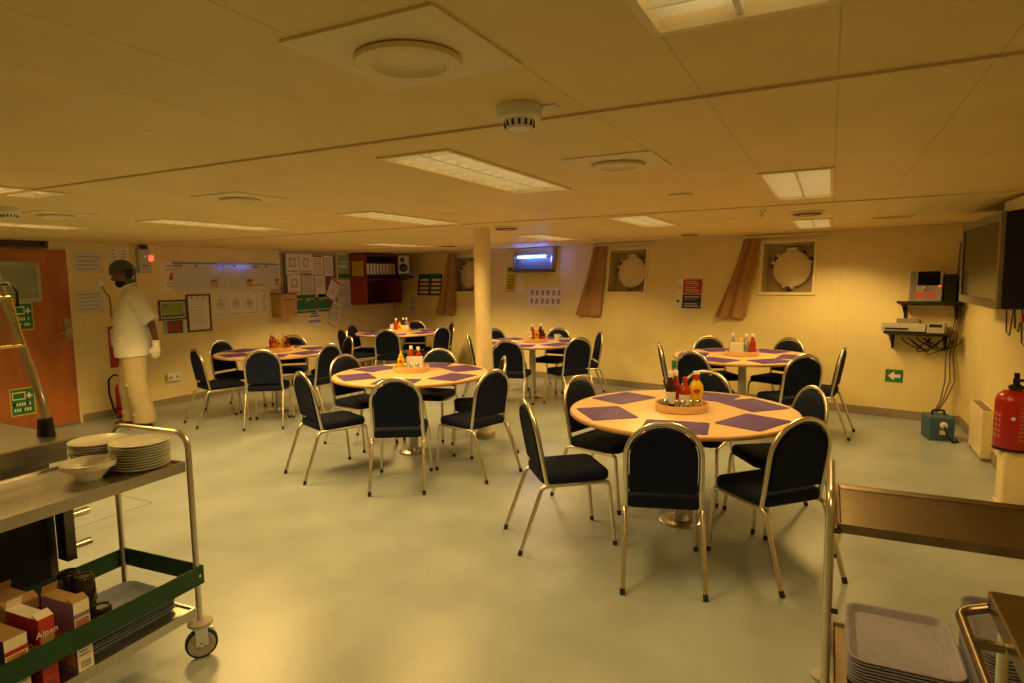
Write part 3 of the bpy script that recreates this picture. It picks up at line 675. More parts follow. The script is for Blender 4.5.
tag(MB().box(-.05, .05, -.11, .11, 0, .28).build('loudspeaker', M['black'], M_=FB(.145, 1.256, .14), smooth=False), 'black box loudspeaker close beside the silver stereo', 'loudspeaker')
dv = empty('disc_player', M_=FB(.53, .926, .15)); MB().box(-.20, .20, -.13, .12, .01, .095).build('case', M['silver'], dv, smooth=False)
MB().box(-.17, .05, -.134, -.13, .022, .042).build('disc_tray', M['black'], dv, smooth=False); MB().box(-.18, .18, -.12, .11, 0, .01).build('foot', M['black'], dv, smooth=False)
tag(dv, 'silver disc player on the lower wall shelf', 'disc player')
vc = empty('set_top_box', M_=FB(.25, .926, .14)); MB().box(-.07, .08, -.13, .11, 0, .11).build('case', M['silver'], vc, smooth=False); MB().box(-.05, .06, -.133, -.13, .06, .09).build('front_window', M['black'], vc, smooth=False)
tag(vc, 'small silver box beside the disc player on the lower shelf', 'set-top box')
tag(MB().box(-.1, .1, -.1, .1, 0, .05).build('tuner_box', M['bezel'], M_=FB(.50, 1.0222, .14), smooth=False), 'thin grey box lying on top of the disc player', 'tuner')
mb = MB(); rr = random.Random(3)
base = A0+DB*.30-NB*.10
for k in range(7):
    x = rr.uniform(-.18, .25); pts = []
    for q in range(9):
        v = q/8; pts.append(tuple(Matrix(FB(.30, .90)) @ Vector((x+.13*math.sin(v*PI*1.3+k)+.05*v, -.06-.05*math.sin(v*PI), -.02-.20*math.sin(v*PI)*(.5+.12*(k % 4))))))
    mb.tube(pts, .006, 6)
tag(mb.build('hanging_cables', M['black']), 'tangle of black cables hanging below the lower wall shelf', 'cables')
def wpt(s, t, d): return tuple(FB(s, t) @ Vector((0, -d, 0)))
mb = MB()
for k in range(3):
    o = .02*k
    mb.tube([wpt(.06+o, 1.9, .03+o*.5), wpt(.07+o, 1.5, .03), wpt(.06+o, 1.1, .035), wpt(.10+o*1.5, .7, .04+o), wpt(.07+o*2, .45, .05+.02*k), wpt(.13+o, .25, .10+o), wpt(.19+.01*k, .10, .26), wpt(.24, .03, .42+.03*k)], .007, 7)
tag(mb.build('corner_cables', M['cable']), 'bundle of brown cables running down the corner to the blue box', 'cables')
# blue transformer box
bb = empty('transformer_box', (.96, 7.13, 0), math.radians(10))
MB().puff(.21, .24, .012, [(0, 0), (0, .215), (.01, .225)]).build('case', M['bluebox'], bb)
MB().tube(bend([(-.05, 0, .22), (-.05, 0, .27), (.05, 0, .27), (.05, 0, .22)], .02), .010, 8).build('handle', M['black'], bb)
mb = MB(); mb.lathe([(.032, 0), (.032, .02), (.02, .03), (0, .03)], 18, T=Matrix.Translation((.01, -.12, .15)) @ RX)
mb.box(-.02, .04, -.128, -.12, .06, .10).build('socket', M['white'], bb)
mb = MB(); mb.tube([(.01, -.15, .14), (.02, -.19, .07), (.06, -.20, .012), (.12, -.16, .010), (.14, -.05, .010)], .009, 8); mb.build('lead', M['black'], bb)
tag(bb, 'blue metal box with round white socket on the floor in the corner', 'transformer box')
# television
tv = empty('television', M_=FR(5.93, 1.655)); w, h, D = 1.40, .65, .24
c = MB(); c.puff(w, h, .02, [(.0, .02), (0, .20), (.006, D)], T=RX @ Matrix.Identity(4)).build('case', M['black'], tv)
o = rrect(w, h, .02, 3); i = rrect(w-.13, h-.12, .008, 3)
f = MB(); f.rings([[(x, -D+.012, z) for x, z in o], [(x, -D-.012, z) for x, z in o], [(x, -D-.012, z) for x, z in i], [(x, -D+.002, z) for x, z in i]], cap0=False, cap1=False); f.build('bezel', M['bezel'], tv, smooth=False)
MB().box(-w/2+.06, w/2-.06, -D-.003, -D, -h/2+.055, h/2-.055).build('screen', M['screen'], tv, smooth=False)
MB().box(-.25, .25, -.025, -.001, -.2, .2).build('wall_mount', M['steeld'], tv, smooth=False)
tag(tv, 'large dark television mounted on the wall beside the stereo corner', 'television')
tag(MB().box(-.25, .25, -.18, -.001, 0, .075).box(-.24, .24, -.172, -.02, .072, .076).build('junction_box', M['cream'], M_=FR(5.3, 1.985), smooth=False), 'small cream box between the television top and the ceiling', 'junction box')
mb = MB()
for k, (y, dz) in enumerate(((6.1, .22), (5.85, .17), (5.65, .26))):
    mb.tube([(1.246, y+.1, 1.34), (1.2445, y+.05, 1.33-dz), (1.2445, y-.05, 1.31-dz), (1.246, y-.14, 1.34)], .005, 6)
tag(mb.build('looped_cables', M['cable']), 'thin cables looping down the wall under the television', 'cables')
va = empty('red_valve', M_=FR(5.28, 1.27)); MB().cyl((0, 0, 0), (0, -.07, 0), .018, 12).box(-.05, .10, -.085, -.06, -.012, .012).build('body', M['doordk'], va)
MB().lathe([(.03, -.01), (.032, .0), (.03, .01)], 14, T=Matrix.Translation((-.04, -.09, 0)) @ RX).build('knob', M['red'], va)
tag(va, 'small red-knobbed fitting on the wall under the television', 'valve')
sheet('safety_sign', FR(5.45, 1.03), .16, .16, 'greenp', 'green wall sign above the fire extinguisher by the picture edge', 'sign', lines=[(.2, .8, .55, .85, 1), (.2, .8, .2, .3, 1)], extra=['paper'])
# convector
cv = empty('wall_heater', M_=FR(6.62, .03)); MB().box(-.26, .26, -.085, 0, 0, .40).build('case', M['cream'], cv, smooth=False)
mb = MB()
for k in range(12): mb.box(-.23+.04*k, -.205+.04*k, -.075, -.015, .40, .404)
mb.build('grille', M['skirt'], cv, smooth=False); MB().box(-.25, -.22, -.08, 0, -.03, 0).box(.22, .25, -.08, 0, -.03, 0).build('foot', M['skirt'], cv, smooth=False)
tag(cv, 'cream box heater low on the wall behind the red fire extinguisher', 'heater')
# fire extinguishers
def extinguisher(loc, rz, s, label, hose, txt=True, rad=.092):
    r = empty('fire_extinguisher', loc, rz)
    R_ = rad
    MB().lathe([(R_*.9, 0), (R_, .02), (R_, .37), (R_*.92, .41), (R_*.6, .445), (R_*.3, .455), (R_*.3, .47)], 32, T=Matrix.Scale(s, 4)).build('cylinder', M['red'], r)
    MB().lathe([(R_*1.01, 0), (R_*1.02, .008), (R_*1.01, .02)], 32, T=Matrix.Scale(s, 4)).build('base_ring', M['black'], r)
    v = MB(); v.lathe([(.05, .462), (.048, .485), (.022, .50), (.022, .53)], 16, T=Matrix.Scale(s, 4)).box(-.018, .018, -.11, .05, .53, .548, T=Matrix.Scale(s, 4))
    v.box(-.016, .016, -.12, .03, .565, .58, T=Matrix.Scale(s, 4) @ Matrix.Rotation(-.12, 4, 'X')).lathe([(.018, .5), (.018, .57)], 10, T=Matrix.Scale(s, 4)).build('valve_handle', M['black'], r)
    MB().lathe([(.014, 0), (.014, .012), (0, .014)], 12, T=Matrix.Scale(s, 4) @ Matrix.Translation((0, -R_, .255)) @ RX, cap0=False).build('gauge', M['paper'], r)
    if txt:
        t = MB()
        def arc(a0, a1, z0, z1):
            n = max(1, int((a1-a0)/8)); rs = []
            for zz in (z0, z1): rs.append([((R_+.0007)*math.sin(math.radians(a0+(a1-a0)*i/n)), -(R_+.0007)*math.cos(math.radians(a0+(a1-a0)*i/n)), zz) for i in range(n+1)])
            t.rings(rs, cap0=False, cap1=False, close=False, T=Matrix.Scale(s, 4))
        for k in range(5): arc(-62, -52, .10+.04*k, .125+.04*k); arc(-47, -38, .10+.04*k, .12+.04*k)
        for k in range(9): arc(18, 48-(k % 3)*5, .09+.03*k, .098+.03*k)
        t.build('printing', M['pinkp'], r, smooth=False)
    if hose: MB().tube([(0, -.02, .54), (-.09, -.02, .565), (-.15, -.02, .50), (-.155, -.02, .33), (-.12, -.03, .14), (-.09, -.06, .08)], .013, 8, T=Matrix.Scale(s, 4)).lathe([(R_+.004, .12), (R_+.004, .14)], 28, cap0=False, cap1=False, T=Matrix.Scale(s, 4)).build('hose', M['black'], r)
    else: MB().tube([(.02, -.02, .53), (.10, -.02, .54), (.13, .0, .45), (.125, .0, .2)], .012, 8, T=Matrix.Scale(s, 4)).build('hose', M['black'], r)
    return tag(r, label, 'fire extinguisher')
extinguisher((1.125, 5.20, .40), math.radians(-14), .88, 'large red fire extinguisher on a cream stand by the right wall', False, True, .126)
tag(MB().puff(.15, .18, .02, [(0, 0), (0, .385), (.01, .40)]).puff(.17, .20, .02, [(0, 0), (0, .03)]).build('extinguisher_stand', M['cream'], loc=(1.135, 5.20, 0)), 'cream pedestal carrying the large red fire extinguisher', 'stand')
extinguisher((-7.58, 4.62, 0), math.radians(50), .92, 'red fire extinguisher with black hose on the floor behind the person', True, False)

# ------------------------------------------------------------------ chairs
def make_chair():
    r = empty('dining_chair')
    w = .195
    # seat: rounded cushion, rounded front
    s = MB(); s.puff(.40, .42, .06, [(.022, .398), (.004, .404), (0, .420), (0, .442), (.010, .456), (.040, .465), (.10, .468)], n=6); s.build('seat', M['navy'], r, loc=(0, .005, 0), angle=60)
    # back pad, arch outline, tilted
    TB = Matrix.Translation((0, -.175, .40)) @ Matrix.Rotation(math.radians(10.5), 4, 'X')
    def arch(hw, z0, ztop, n=14):
        zc = ztop-hw*.95
        pts = [(-hw, z0), (hw, z0)]
        for k in range(n+1):
            t = PI*k/n; pts.append((hw*math.cos(t), zc+hw*.95*math.sin(t)))
        return pts
    rs = []
    for ins, y in ((.020, .014), (.005, .018), (0, .010), (0, -.010), (.006, -.018), (.03, -.026), (.06, -.029)):
        rs.append([(x, -y, z) for x, z in arch(.170-ins, .088+ins, .447-ins)])
    b = MB(); b.rings(rs, T=TB); b.build('backrest', M['navy'], r, angle=60)
    # arch tube
    hw = .188; top = .470; pts = [(-hw, 0, -.015), (-hw, 0, .08)]
    for k in range(17):
        t = PI-PI*k/16; pts.append((hw*math.cos(t), 0, top-hw*.98+hw*.98*math.sin(t)))
    pts += [(hw, 0, .08), (hw, 0, -.015)]
    f = MB(); f.tube([tuple(TB @ Vector(p)) for p in pts], .0145, 8, r2=.012)
    f.tube([tuple(TB @ Vector((x, 0, .092))) for x in (-.18, .18)], .006, 6)
    f.build('back_frame', M['tube'], r, angle=70)
    for sx in (-1, 1):
        # side rail with the two legs
        MB().tube([(sx*.193, -.185, .392), (sx*.193, .175, .392)], .0125, 8).build('side_rail', M['tube'], r)
        l1 = MB(); l1.tube(bend([(sx*.193, .15, .392), (sx*.194, .200, .390), (sx*.205, .235, .012)], .055), .0128, 8)
        a = l1.build('leg', M['tube'], r, angle=70)
        MB().cyl((sx*.2045, .2335, .03), (sx*.2053, .236, 0), .0135, 8).build('foot_cap', M['rubber'], a)
        l2 = MB(); l2.tube(bend([(sx*.193, -.14, .392), (sx*.194, -.205, .392), (sx*.202, -.345, .012)], .05), .0128, 8)
        a = l2.build('leg', M['tube'], r, angle=70)
        MB().cyl((sx*.2016, -.339, .03), (sx*.2022, -.3492, 0), .0135, 8).build('foot_cap', M['rubber'], a)
    MB().cyl((-.193, .05, .392), (.193, .05, .392), .008, 6).build('cross_bar', M['tube'], r)
    return r
chair0 = make_chair(); used = [False]
def place_chair(x, y, rz, label, grp):
    o = chair0 if not used[0] else copy_tree(chair0)
    used[0] = True
    o.location = (x, y, 0); o.rotation_euler = (0, 0, rz); tag(o, label, 'chair', grp); return o
# tables
def make_table():
    r = empty('round_table')
    MB().lathe([(.67, .712), (.705, .713), (.711, .719), (.712, .726), (.711, .733), (.706, .739), (.702, .740), (0, .740)], 72, mi=[1, 1, 1, 1, 1, 1, 0], cap1=False).build('tabletop', [M['beech'], M['beechd']], r, angle=50)
    MB().lathe([(.15, .700), (.15, .712)], 28).box(-.34, .34, -.025, .025, .690, .710).box(-.025, .025, -.34, .34, .690, .710).build('support_plate', M['black'], r)
    MB().lathe([(.042, .012), (.042, .70)], 24).build('pedestal', M['steel'], r)
    MB().lathe([(.135, 0), (.135, .008), (.120, .014), (.06, .018), (.048, .05), (.043, .052)], 32, cap1=False).build('base_flange', M['steel'], r)
    return r
TABLES = [
 ('front table', 'large round beech table nearest the camera, laid with six purple mats', (-.83, 4.05), [(-86.5, .97), (-36, .95), (27, .87), (91, .85), (160, .80), (-138, 1.05)]),
 ('pillar table', 'round beech table just in front of the cream pillar', (-3.42, 4.73), [(-60.5, 1.12), (-18, 1.10), (31, .86), (107, .86), (178, .83), (-111, 1.06)]),
 ('wall-chart table', 'round beech table by the long wall chart, nearest the person', (-6.07, 5.61), [(-51, .97), (-4, .93), (57, .92), (121, .80), (-170, .86), (-105, .97)]),
 ('cabinet table', 'round beech table below the red wall cabinet in the far corner', (-6.27, 8.39), [(-63, 1.02), (-12, .98), (42, .88), (106, .80), (-164, .86), (-112, 1.03)]),
 ('insect-lamp table', 'round beech table behind the pillar, below the blue insect killer', (-3.52, 7.60), [(-84, 1.03), (-27, .97), (27, .92), (90, .88), (150, .92), (-142, .85)]),
 ('porthole table', 'round beech table under the two portholes, behind the front table', (-.805, 7.01), [(-112, .95), (-52, 1.03), (-6, .96), (61, .82), (124, .84), (-166, .86)])]
POS = ['with its back to the camera', 'nearer of the two on the television side', 'farther of the two on the television side', 'facing the camera from the far side', 'farther of the two on the door side', 'nearer of the two on the door side']
POS6 = ['back to the camera, door side', 'back to the camera, television side', 'farthest toward the television', 'facing the camera, television side', 'facing the camera, door side', 'farthest toward the door']
MPOS = ['nearest the camera', 'near the camera toward the television', 'far side toward the television', 'farthest from the camera', 'far side toward the door', 'near the camera toward the door']
t0 = make_table()
def make_mat():
    return MB().puff(.36, .29, .022, [(0, 0), (0, .003), (.002, .004)], n=4)
mat0 = None
MATANG = {0: [-82, -25, 37, 80, 153, -144], 1: [-69, -9, 54, 103, 168, -130]}
for ti, (tn, tl, (cx, cy), chairs) in enumerate(TABLES):
    t = t0 if ti == 0 else copy_tree(t0)
    t.location = (cx, cy, 0); t.rotation_euler = (0, 0, math.radians(20+13*ti)); tag(t, tl, 'table', 'round dining tables')
    rr = random.Random(ti+11)
    for k, (a, R_) in enumerate(chairs):
        an = math.radians(a); rad = max(R_-.265, .60)
        jit = math.radians([12, -8, 5, -6, 4, -3][k] if ti == 0 else rr.uniform(-8, 8))
        place_chair(cx+rad*math.cos(an), cy+rad*math.sin(an), an+PI/2+jit,
                    'blue padded metal chair at the %s, %s' % (tn, (POS6 if ti == 5 else POS)[k]), 'blue padded dining chairs')
    for k in range(6):
        a = MATANG[ti][k] if ti in MATANG else chairs[k][0]*.5+(chairs[0][0]+60*k if chairs[k][0] >= chairs[0][0] else chairs[0][0]+60*k-360)*.5
        an = math.radians(a); q = .50
        if mat0 is None: o = mat0 = make_mat().build('placemat', M['mat'])
        else: o = mat0.copy(); COL.objects.link(o)
        o.location = (cx+q*math.cos(an), cy+q*math.sin(an), .7402); o.rotation_euler = (0, 0, an+PI/2+math.radians(rr.uniform(-9, 9)))
        tag(o, 'purple placemat on the %s, %s' % (tn, MPOS[k]), 'placemat', 'purple placemats')

# ------------------------------------------------------------------ condiments
def caddy(tn, x, y):
    r = MB().lathe([(.158, 0), (.165, .004), (.168, .044), (.166, .048), (.160, .048), (.157, .044), (.155, .012), (0, .012)], 44, cap1=False)
    o = r.build('condiment_tray', M['tray_wood'], loc=(x, y, .7403)); tag(o, 'round wooden condiment tray in the middle of the %s' % tn, 'tray', 'round wooden condiment trays'); return o
def sauce_bottle(x, y, z, m, cap, lab, label, h=.20, r_=.032):
    o = empty('sauce_bottle', (x, y, z))
    k = h/.2
    MB().lathe([(r_*.92, 0), (r_, .006), (r_, .105*k), (r_*.86, .125*k), (.014, .155*k), (.0125, .172*k)], 20).build('bottle', M[m], o)
    MB().lathe([(.0155, .168*k), (.0165, .172*k), (.0165, .196*k), (.014, .2*k), (0, .2*k)], 16, cap1=False).build('cap', M[cap], o)
    MB().lathe([(r_+.0006, .025*k), (r_+.0006, .09*k)], 20, cap0=False, cap1=False).build('label', M[lab], o)
    return tag(o, label, 'bottle', 'sauce bottles on the tables')
def squeezy(x, y, z, label, rz=0, h=.19):
    o = empty('mustard_bottle', (x, y, z), rz); k = h/.19
    MB().lathe([(.030, 0), (.034, .006), (.036, .03*k), (.031, .06*k), (.035, .09*k), (.034, .105*k), (.022, .125*k), (.020, .133*k)], 22, sy=.75).build('bottle', M['mustard'], o)
    MB().lathe([(.022, .131*k), (.021, .142*k), (.012, .15*k), (.008, .175*k), (.0, .19*k)], 16, cap1=False).build('nozzle', M['mustard'], o)
    MB().lathe([(.014, 0), (.014, .002), (0, .002)], 16, T=Matrix.Translation((0, -.0262, .085*k)) @ RX, sx=1.2).build('badge', M['redp'], o)
    return tag(o, label, 'bottle', 'mustard bottles on the tables')
def redtop(x, y, z, label, rz=0):
    o = empty('mustard_bottle', (x, y, z), rz)
    MB().lathe([(.036, 0), (.043, .007), (.044, .040), (.037, .074), (.045, .115), (.043, .143), (.028, .170), (.021, .177), (.020, .19)], 24, sy=.72).build('bottle', M['mustard'], o)
    MB().lathe([(.0215, .188), (.0215, .215), (.018, .218)], 18).build('neck_band', M['redp'], o)
    MB().lathe([(.022, .218), (.022, .231), (.019, .237), (0, .237)], 18, cap1=False).build('cap', M['white'], o)
    MB().lathe([(.017, 0), (.017, .002), (0, .002)], 16, T=Matrix.Translation((-.004, -.0325, .115)) @ RX, sx=1.2, sy=.8).build('badge', M['redp'], o)
    return tag(o, label, 'bottle', 'mustard bottles on the tables')
def shaker(x, y, z, label, fill='white'):
    o = empty('shaker', (x, y, z))
    MB().lathe([(.019, 0), (.021, .004), (.019, .045), (.016, .05)], 14).build('glass', M['glass'], o)
    MB().lathe([(.0165, .003), (.0165, .028), (0, .028)], 12, cap1=False).build('contents', M[fill], o)
    MB().lathe([(.0175, .049), (.018, .058), (.012, .068), (0, .07)], 14, cap1=False).build('lid', M['chrome'], o)
    return tag(o, label, 'shaker', 'salt and pepper shakers')
def napkins(x, y, z, label, rz=0, w=.13, h=.105):
    o = empty('napkin_holder', (x, y, z), rz)
    MB().puff(w+.01, .075, .004, [(0, 0), (0, .012)]).box(-w/2-.004, w/2+.004, -.036, -.033, .01, h*.62).box(-w/2-.004, w/2+.004, .033, .036, .01, h*.62).build('holder', M['white'], o)
    mb = MB(); n = 9
    for k in range(n): mb.box(-w/2, w/2, -.031+.0068*k, -.0262+.0068*k, .012, h+.003*((k*5) % 4))
    mb.build('napkins', M['paper'], o, smooth=False); return tag(o, label, 'napkin holder', 'napkin holders on the tables')
def crumpled(x, y, z, label):
    o = empty('sachet_cup', (x, y, z)); MB().lathe([(.026, 0), (.03, .045), (.028, .045), (.024, .006), (0, .006)], 16, cap1=False).build('cup', M['smoke'], o)
    mb = MB(); rr = random.Random(5)
    for k in range(6): mb.box(-.012, .012, -.0012, .0012, 0, .06, T=Matrix.Translation((rr.uniform(-.01, .01), rr.uniform(-.01, .01), .01)) @ Euler((rr.uniform(-.4, .4), rr.uniform(-.4, .4), rr.uniform(0, 3))).to_matrix().to_4x4())
    mb.build('sachets', M['paper2'], o, smooth=False); return tag(o, label, 'cup')
RT = Vector((.894, .448, 0)); FW = Vector((-.447, .894, 0))     # across and away, as the diners' side sees it
Z0 = .7403+.0125
def at(c, a, b): p = Vector((*c, 0))+RT*a+FW*b; return p.x, p.y
c = (-.825, 4.04); caddy('front table', *c)
def A(a, b): return at(c, a, b)
sauce_bottle(*A(-.070, .01), Z0, 'brown', 'white', 'paper', 'dark brown sauce bottle with white cap on the front table tray', .235)
sauce_bottle(*A(-.022, .115), Z0, 'glass', 'greenp', 'paper', 'tall clear bottle with green cap at the back of the front table tray', .29, .030)
sauce_bottle(*A(-.030, .045), Z0, 'ketchup', 'white', 'redp', 'red sauce bottle with white cap behind the brown bottle, front table', .235)
sauce_bottle(*A(.016, -.015), Z0, 'ketchup', 'redp', 'paper', 'squat red ketchup jar with red cap on the front table tray', .20, .037)
redtop(*A(.085, -.02), Z0, 'yellow mustard bottle with red neck and white cap, front table tray', math.radians(24))
shaker(*A(-.018, -.105), Z0, 'glass salt shaker at the camera side of the front table tray')
shaker(*A(-.050, -.090), Z0, 'glass shaker below the brown sauce bottle, front table tray', 'brown')
shaker(*A(.035, -.100), Z0, 'small glass shaker in front of the ketchup jar, front table', 'mustard')
shaker(*A(.078, -.095), Z0, 'small glass shaker in front of the yellow mustard bottle, front table')
crumpled(*A(-.115, -.02), Z0, 'smoked glass cup of sachets beside the brown sauce bottle')
shaker(*A(-.120, -.07), Z0, 'glass pepper shaker at the door side rim of the front tray', 'brown')
c = (-3.495, 4.835); caddy('pillar table', *c)
squeezy(*at(c, -.09, -.02), Z0, 'yellow squeezy mustard bottle on the pillar table tray', math.radians(26))
napkins(*at(c, .03, .02), Z0, 'white napkin holder on the pillar table tray', math.radians(26), .15, .11)
sauce_bottle(*at(c, -.015, .105), Z0, 'ketchup', 'white', 'redp', 'red sauce bottle with white cap behind the napkins, door side, pillar table', .215)
sauce_bottle(*at(c, .055, .100), Z0, 'ketchup', 'white', 'paper', 'red sauce bottle with white cap behind the napkins, pillar side', .205)
for k, (a, f, lab) in enumerate(((-.04, 'white', 'nearest the mustard'), (.015, 'brown', 'in the middle of three'), (.07, 'white', 'farthest from the mustard'))):
    shaker(*at(c, a, -.085), Z0, 'glass shaker in front of the pillar table napkins, %s' % lab, f)
c = (-6.08, 5.68); caddy('wall-chart table', *c)
sauce_bottle(*at(c, -.10, .0), Z0, 'ketchup', 'white', 'redp', 'red sauce bottle at the door side of the wall-chart table tray', .205)
sauce_bottle(*at(c, -.055, -.04), Z0, 'ketchup', 'white', 'orangep', 'red sauce bottle with orange label on the wall-chart table tray', .20)
squeezy(*at(c, .005, -.03), Z0, 'yellow mustard bottle on the wall-chart table tray', math.radians(26), .18)
sauce_bottle(*at(c, .045, .03), Z0, 'mustard', 'white', 'yellowp', 'yellow sauce bottle with white cap on the wall-chart table tray', .21)
sauce_bottle(*at(c, .095, -.02), Z0, 'brown', 'redp', 'redp', 'dark bottle with red label at the far end of the wall-chart tray', .17)
shaker(*at(c, -.12, -.06), Z0, 'glass shaker at the door side rim of the wall-chart table tray', 'brown')
c = (-6.28, 8.42); caddy('cabinet table', *c)
napkins(*at(c, -.125, .0), Z0, 'white napkin holder on the cabinet table tray', math.radians(100), .07, .11)
sauce_bottle(*at(c, -.065, -.02), Z0, 'ketchup', 'white', 'redp', 'tall red sauce bottle with white cap on the cabinet table tray', .215, .036)
squeezy(*at(c, -.005, -.03), Z0, 'yellow mustard bottle on the cabinet table tray', math.radians(26), .17)
sauce_bottle(*at(c, .045, .02), Z0, 'brown', 'white', 'paper', 'dark sauce bottle with white cap on the cabinet table tray', .22)
sauce_bottle(*at(c, .105, -.01), Z0, 'glass', 'white', 'paper', 'pale bottle with white cap on the cabinet table tray', .22, .036)
sauce_bottle(*at(c, .12, .07), Z0, 'ketchup', 'redp', 'redp', 'small red sauce bottle behind the pale one, cabinet table tray', .16)
c = (-3.49, 7.63); caddy('insect-lamp table', *c)
napkins(*at(c, -.10, .0), Z0, 'white napkin holder on the insect-lamp table tray', math.radians(40), .10, .12)
sauce_bottle(*at(c, -.035, .06), Z0, 'ketchup', 'white', 'redp', 'red sauce bottle with white cap behind the mustard, insect-lamp table', .22)
squeezy(*at(c, .02, -.01), Z0, 'yellow mustard bottle on the insect-lamp table tray', math.radians(26), .20)
sauce_bottle(*at(c, .075, .05), Z0, 'brown', 'white', 'brown', 'dark brown sauce bottle with white cap on the insect-lamp table tray', .225)
sauce_bottle(*at(c, .105, -.02), Z0, 'brown', 'redp', 'redp', 'short dark sauce bottle with red label, insect-lamp table tray', .15)
shaker(*at(c, -.06, -.09), Z0, 'glass shaker in front of the napkins, insect-lamp table tray', 'orangep')
o = empty('cup', (*at(c, .30, .10), .7403)); MB().lathe([(.03, 0), (.035, .004), (.042, .085), (.039, .085), (.033, .008), (0, .008)], 24, cap1=False).build('body', M['china'], o)
MB().tube(bend([(.038, 0, .07), (.07, 0, .065), (.062, 0, .025), (.036, 0, .02)], .02), .005, 8).build('handle', M['china'], o)
tag(o, 'plain white cup beside the tray on the insect-lamp table', 'cup')
c = (-.81, 7.02); caddy('porthole table', *c)
napkins(*at(c, -.07, -.03), Z0, 'white napkin holder on the porthole table tray', math.radians(10), .13, .12)
sauce_bottle(*at(c, -.075, .08), Z0, 'glass', 'white', 'orangep', 'pale bottle with white cap behind the porthole table napkins', .215)
squeezy(*at(c, .005, .06), Z0, 'yellow mustard bottle on the porthole table tray', math.radians(26), .18)
sauce_bottle(*at(c, .045, .02), Z0, 'glass', 'white', 'cyanp', 'bottle with pale blue label and white cap, porthole table tray', .21)
sauce_bottle(*at(c, .105, -.01), Z0, 'ketchup', 'white', 'redp', 'red sauce bottle with white cap on the porthole table tray', .215)

# ------------------------------------------------------------------ stainless trolley with plates (left)
TRZ = math.radians(3.5)
LO = (-2.365, 1.69, 0)
tr = empty('plate_trolley', LO, TRZ); LT = Matrix.Translation(LO) @ Matrix.Rotation(TRZ, 4, 'Z')
W_, L_ = .46, .98
tag(tr, 'stainless steel trolley with green guard rails beside the serving counter', 'trolley')
for nm, ys in (('end_frame', 0.), ('end_frame', -L_)):
    f = MB(); f.tube(bend([(0, ys, .15), (0, ys, .98), (-W_, ys, .98), (-W_, ys, .15)], .075, 8), .0125, 10); f.build(nm, M['tube'], tr, angle=70)
def shelf(z, rim, name):
    s = MB(); cx, cy = -W_/2, -L_/2
    w, l = W_-.004, L_-.020
    lay = [(.012, z-.032), (0, z-.032), (0, z+rim), (.012, z+rim), (.016, z)]
    s.puff(w, l, .012, lay, cx=cx, cy=cy, n=3); return s.build(name, M['steel'], tr, smooth=False)
shelf(.853, .010, 'top_shelf'); shelf(.218, .008, 'lower_shelf')
def guard(x0, x1, y0, y1): return MB().box(x0, x1, y0, y1, .325, .405).build('guard_rail', M['green'], tr, smooth=False)
guard(.012, .016, -L_-.02, .022); guard(-W_-.016, -W_-.012, -L_-.02, .022); guard(-W_-.012, .012, .016, .020)
for y in (0, -L_):
    MB().lathe([(.006, 0), (.006, .003), (0, .004)], 10, T=Matrix.Translation((.016, y, .365)) @ Matrix.Rotation(PI/2, 4, 'Y'), cap0=False).build('rail_rivet', M['chrome'], tr)
for (x, y) in ((0, 0), (-W_, 0), (0, -L_), (-W_, -L_)):
    cs = empty('caster'); cs.parent = tr; cs.location = (x, y, 0)
    MB().lathe([(.045, .145), (.050, .150), (.050, .160), (.02, .170)], 24).build('bumper_disc', M['grey'], cs)
    MB().box(-.026, -.021, -.022, .026, .06, .135).box(.021, .026, -.022, .026, .06, .135).box(-.026, .026, -.026, .034, .133, .141).cyl((-.030, 0, .064), (.030, 0, .064), .009, 8).box(-.006, .006, .03, .05, .10, .125).build('fork', M['chrome'], cs)
    MB().lathe([(.0, -.014), (.036, -.014), (.044, -.017), (.054, -.016), (.064, -.010), (.064, .010), (.054, .016), (.044, .017), (.036, .014), (0, .014)], 30, mi=[1, 1, 1, 0, 0, 0, 1, 1, 1], T=Matrix.Translation((0, 0, .064)) @ Matrix.Rotation(PI/2, 4, 'Y'), cap0=False, cap1=False).build('wheel', [M['rubber'], M['grey']], cs)
    cs.rotation_euler = (0, 0, math.radians(-30+random.uniform(-20, 20)))
def LP(x, y, z): return tuple(LT @ Vector((x, y, z)))
# plates
pl0 = MB().lathe([(.062, 0), (.066, .003), (.084, .007), (.108, .018), (.110, .020), (.107, .0205), (.082, .011), (.066, .007), (0, .006)], 48, cap1=False)
ordn = ['topmost', 'second from the top', 'third from the top', 'fourth from the top', 'fifth from the top', 'sixth from the top', 'seventh from the top', 'eighth from the top', 'ninth from the top', 'tenth from the top', 'lowest']
pm = None
for (x, y, n, lab) in ((-.128, -.118, 10, 'stack at the trolley end'), (-.345, -.140, 9, 'stack behind the bowl')):
    for k in range(n):
        if pm is None: o = pm = pl0.build('plate', M['china'], angle=30)
        else: o = pm.copy(); COL.objects.link(o)
        z = .8535+.0105*k; o.location = LP(x+random.uniform(-.003, .003), y+random.uniform(-.003, .003), z)
        j = n-1-k; tag(o, 'white plate, %s of the %s' % ('lowest' if k == 0 else ordn[j], lab), 'plate', 'white plates on the trolley')
tag(MB().lathe([(.042, 0), (.045, .006), (.068, .030), (.076, .046), (.094, .050), (.097, .070), (.093, .071), (.089, .056), (.072, .050), (.064, .036), (.038, .010), (0, .008)], 44, cap1=False).build('bowl', M['china'], loc=LP(-.185, -.290, .8535), angle=35), 'white serving bowl with wide rim in front of the plate stacks', 'bowl')
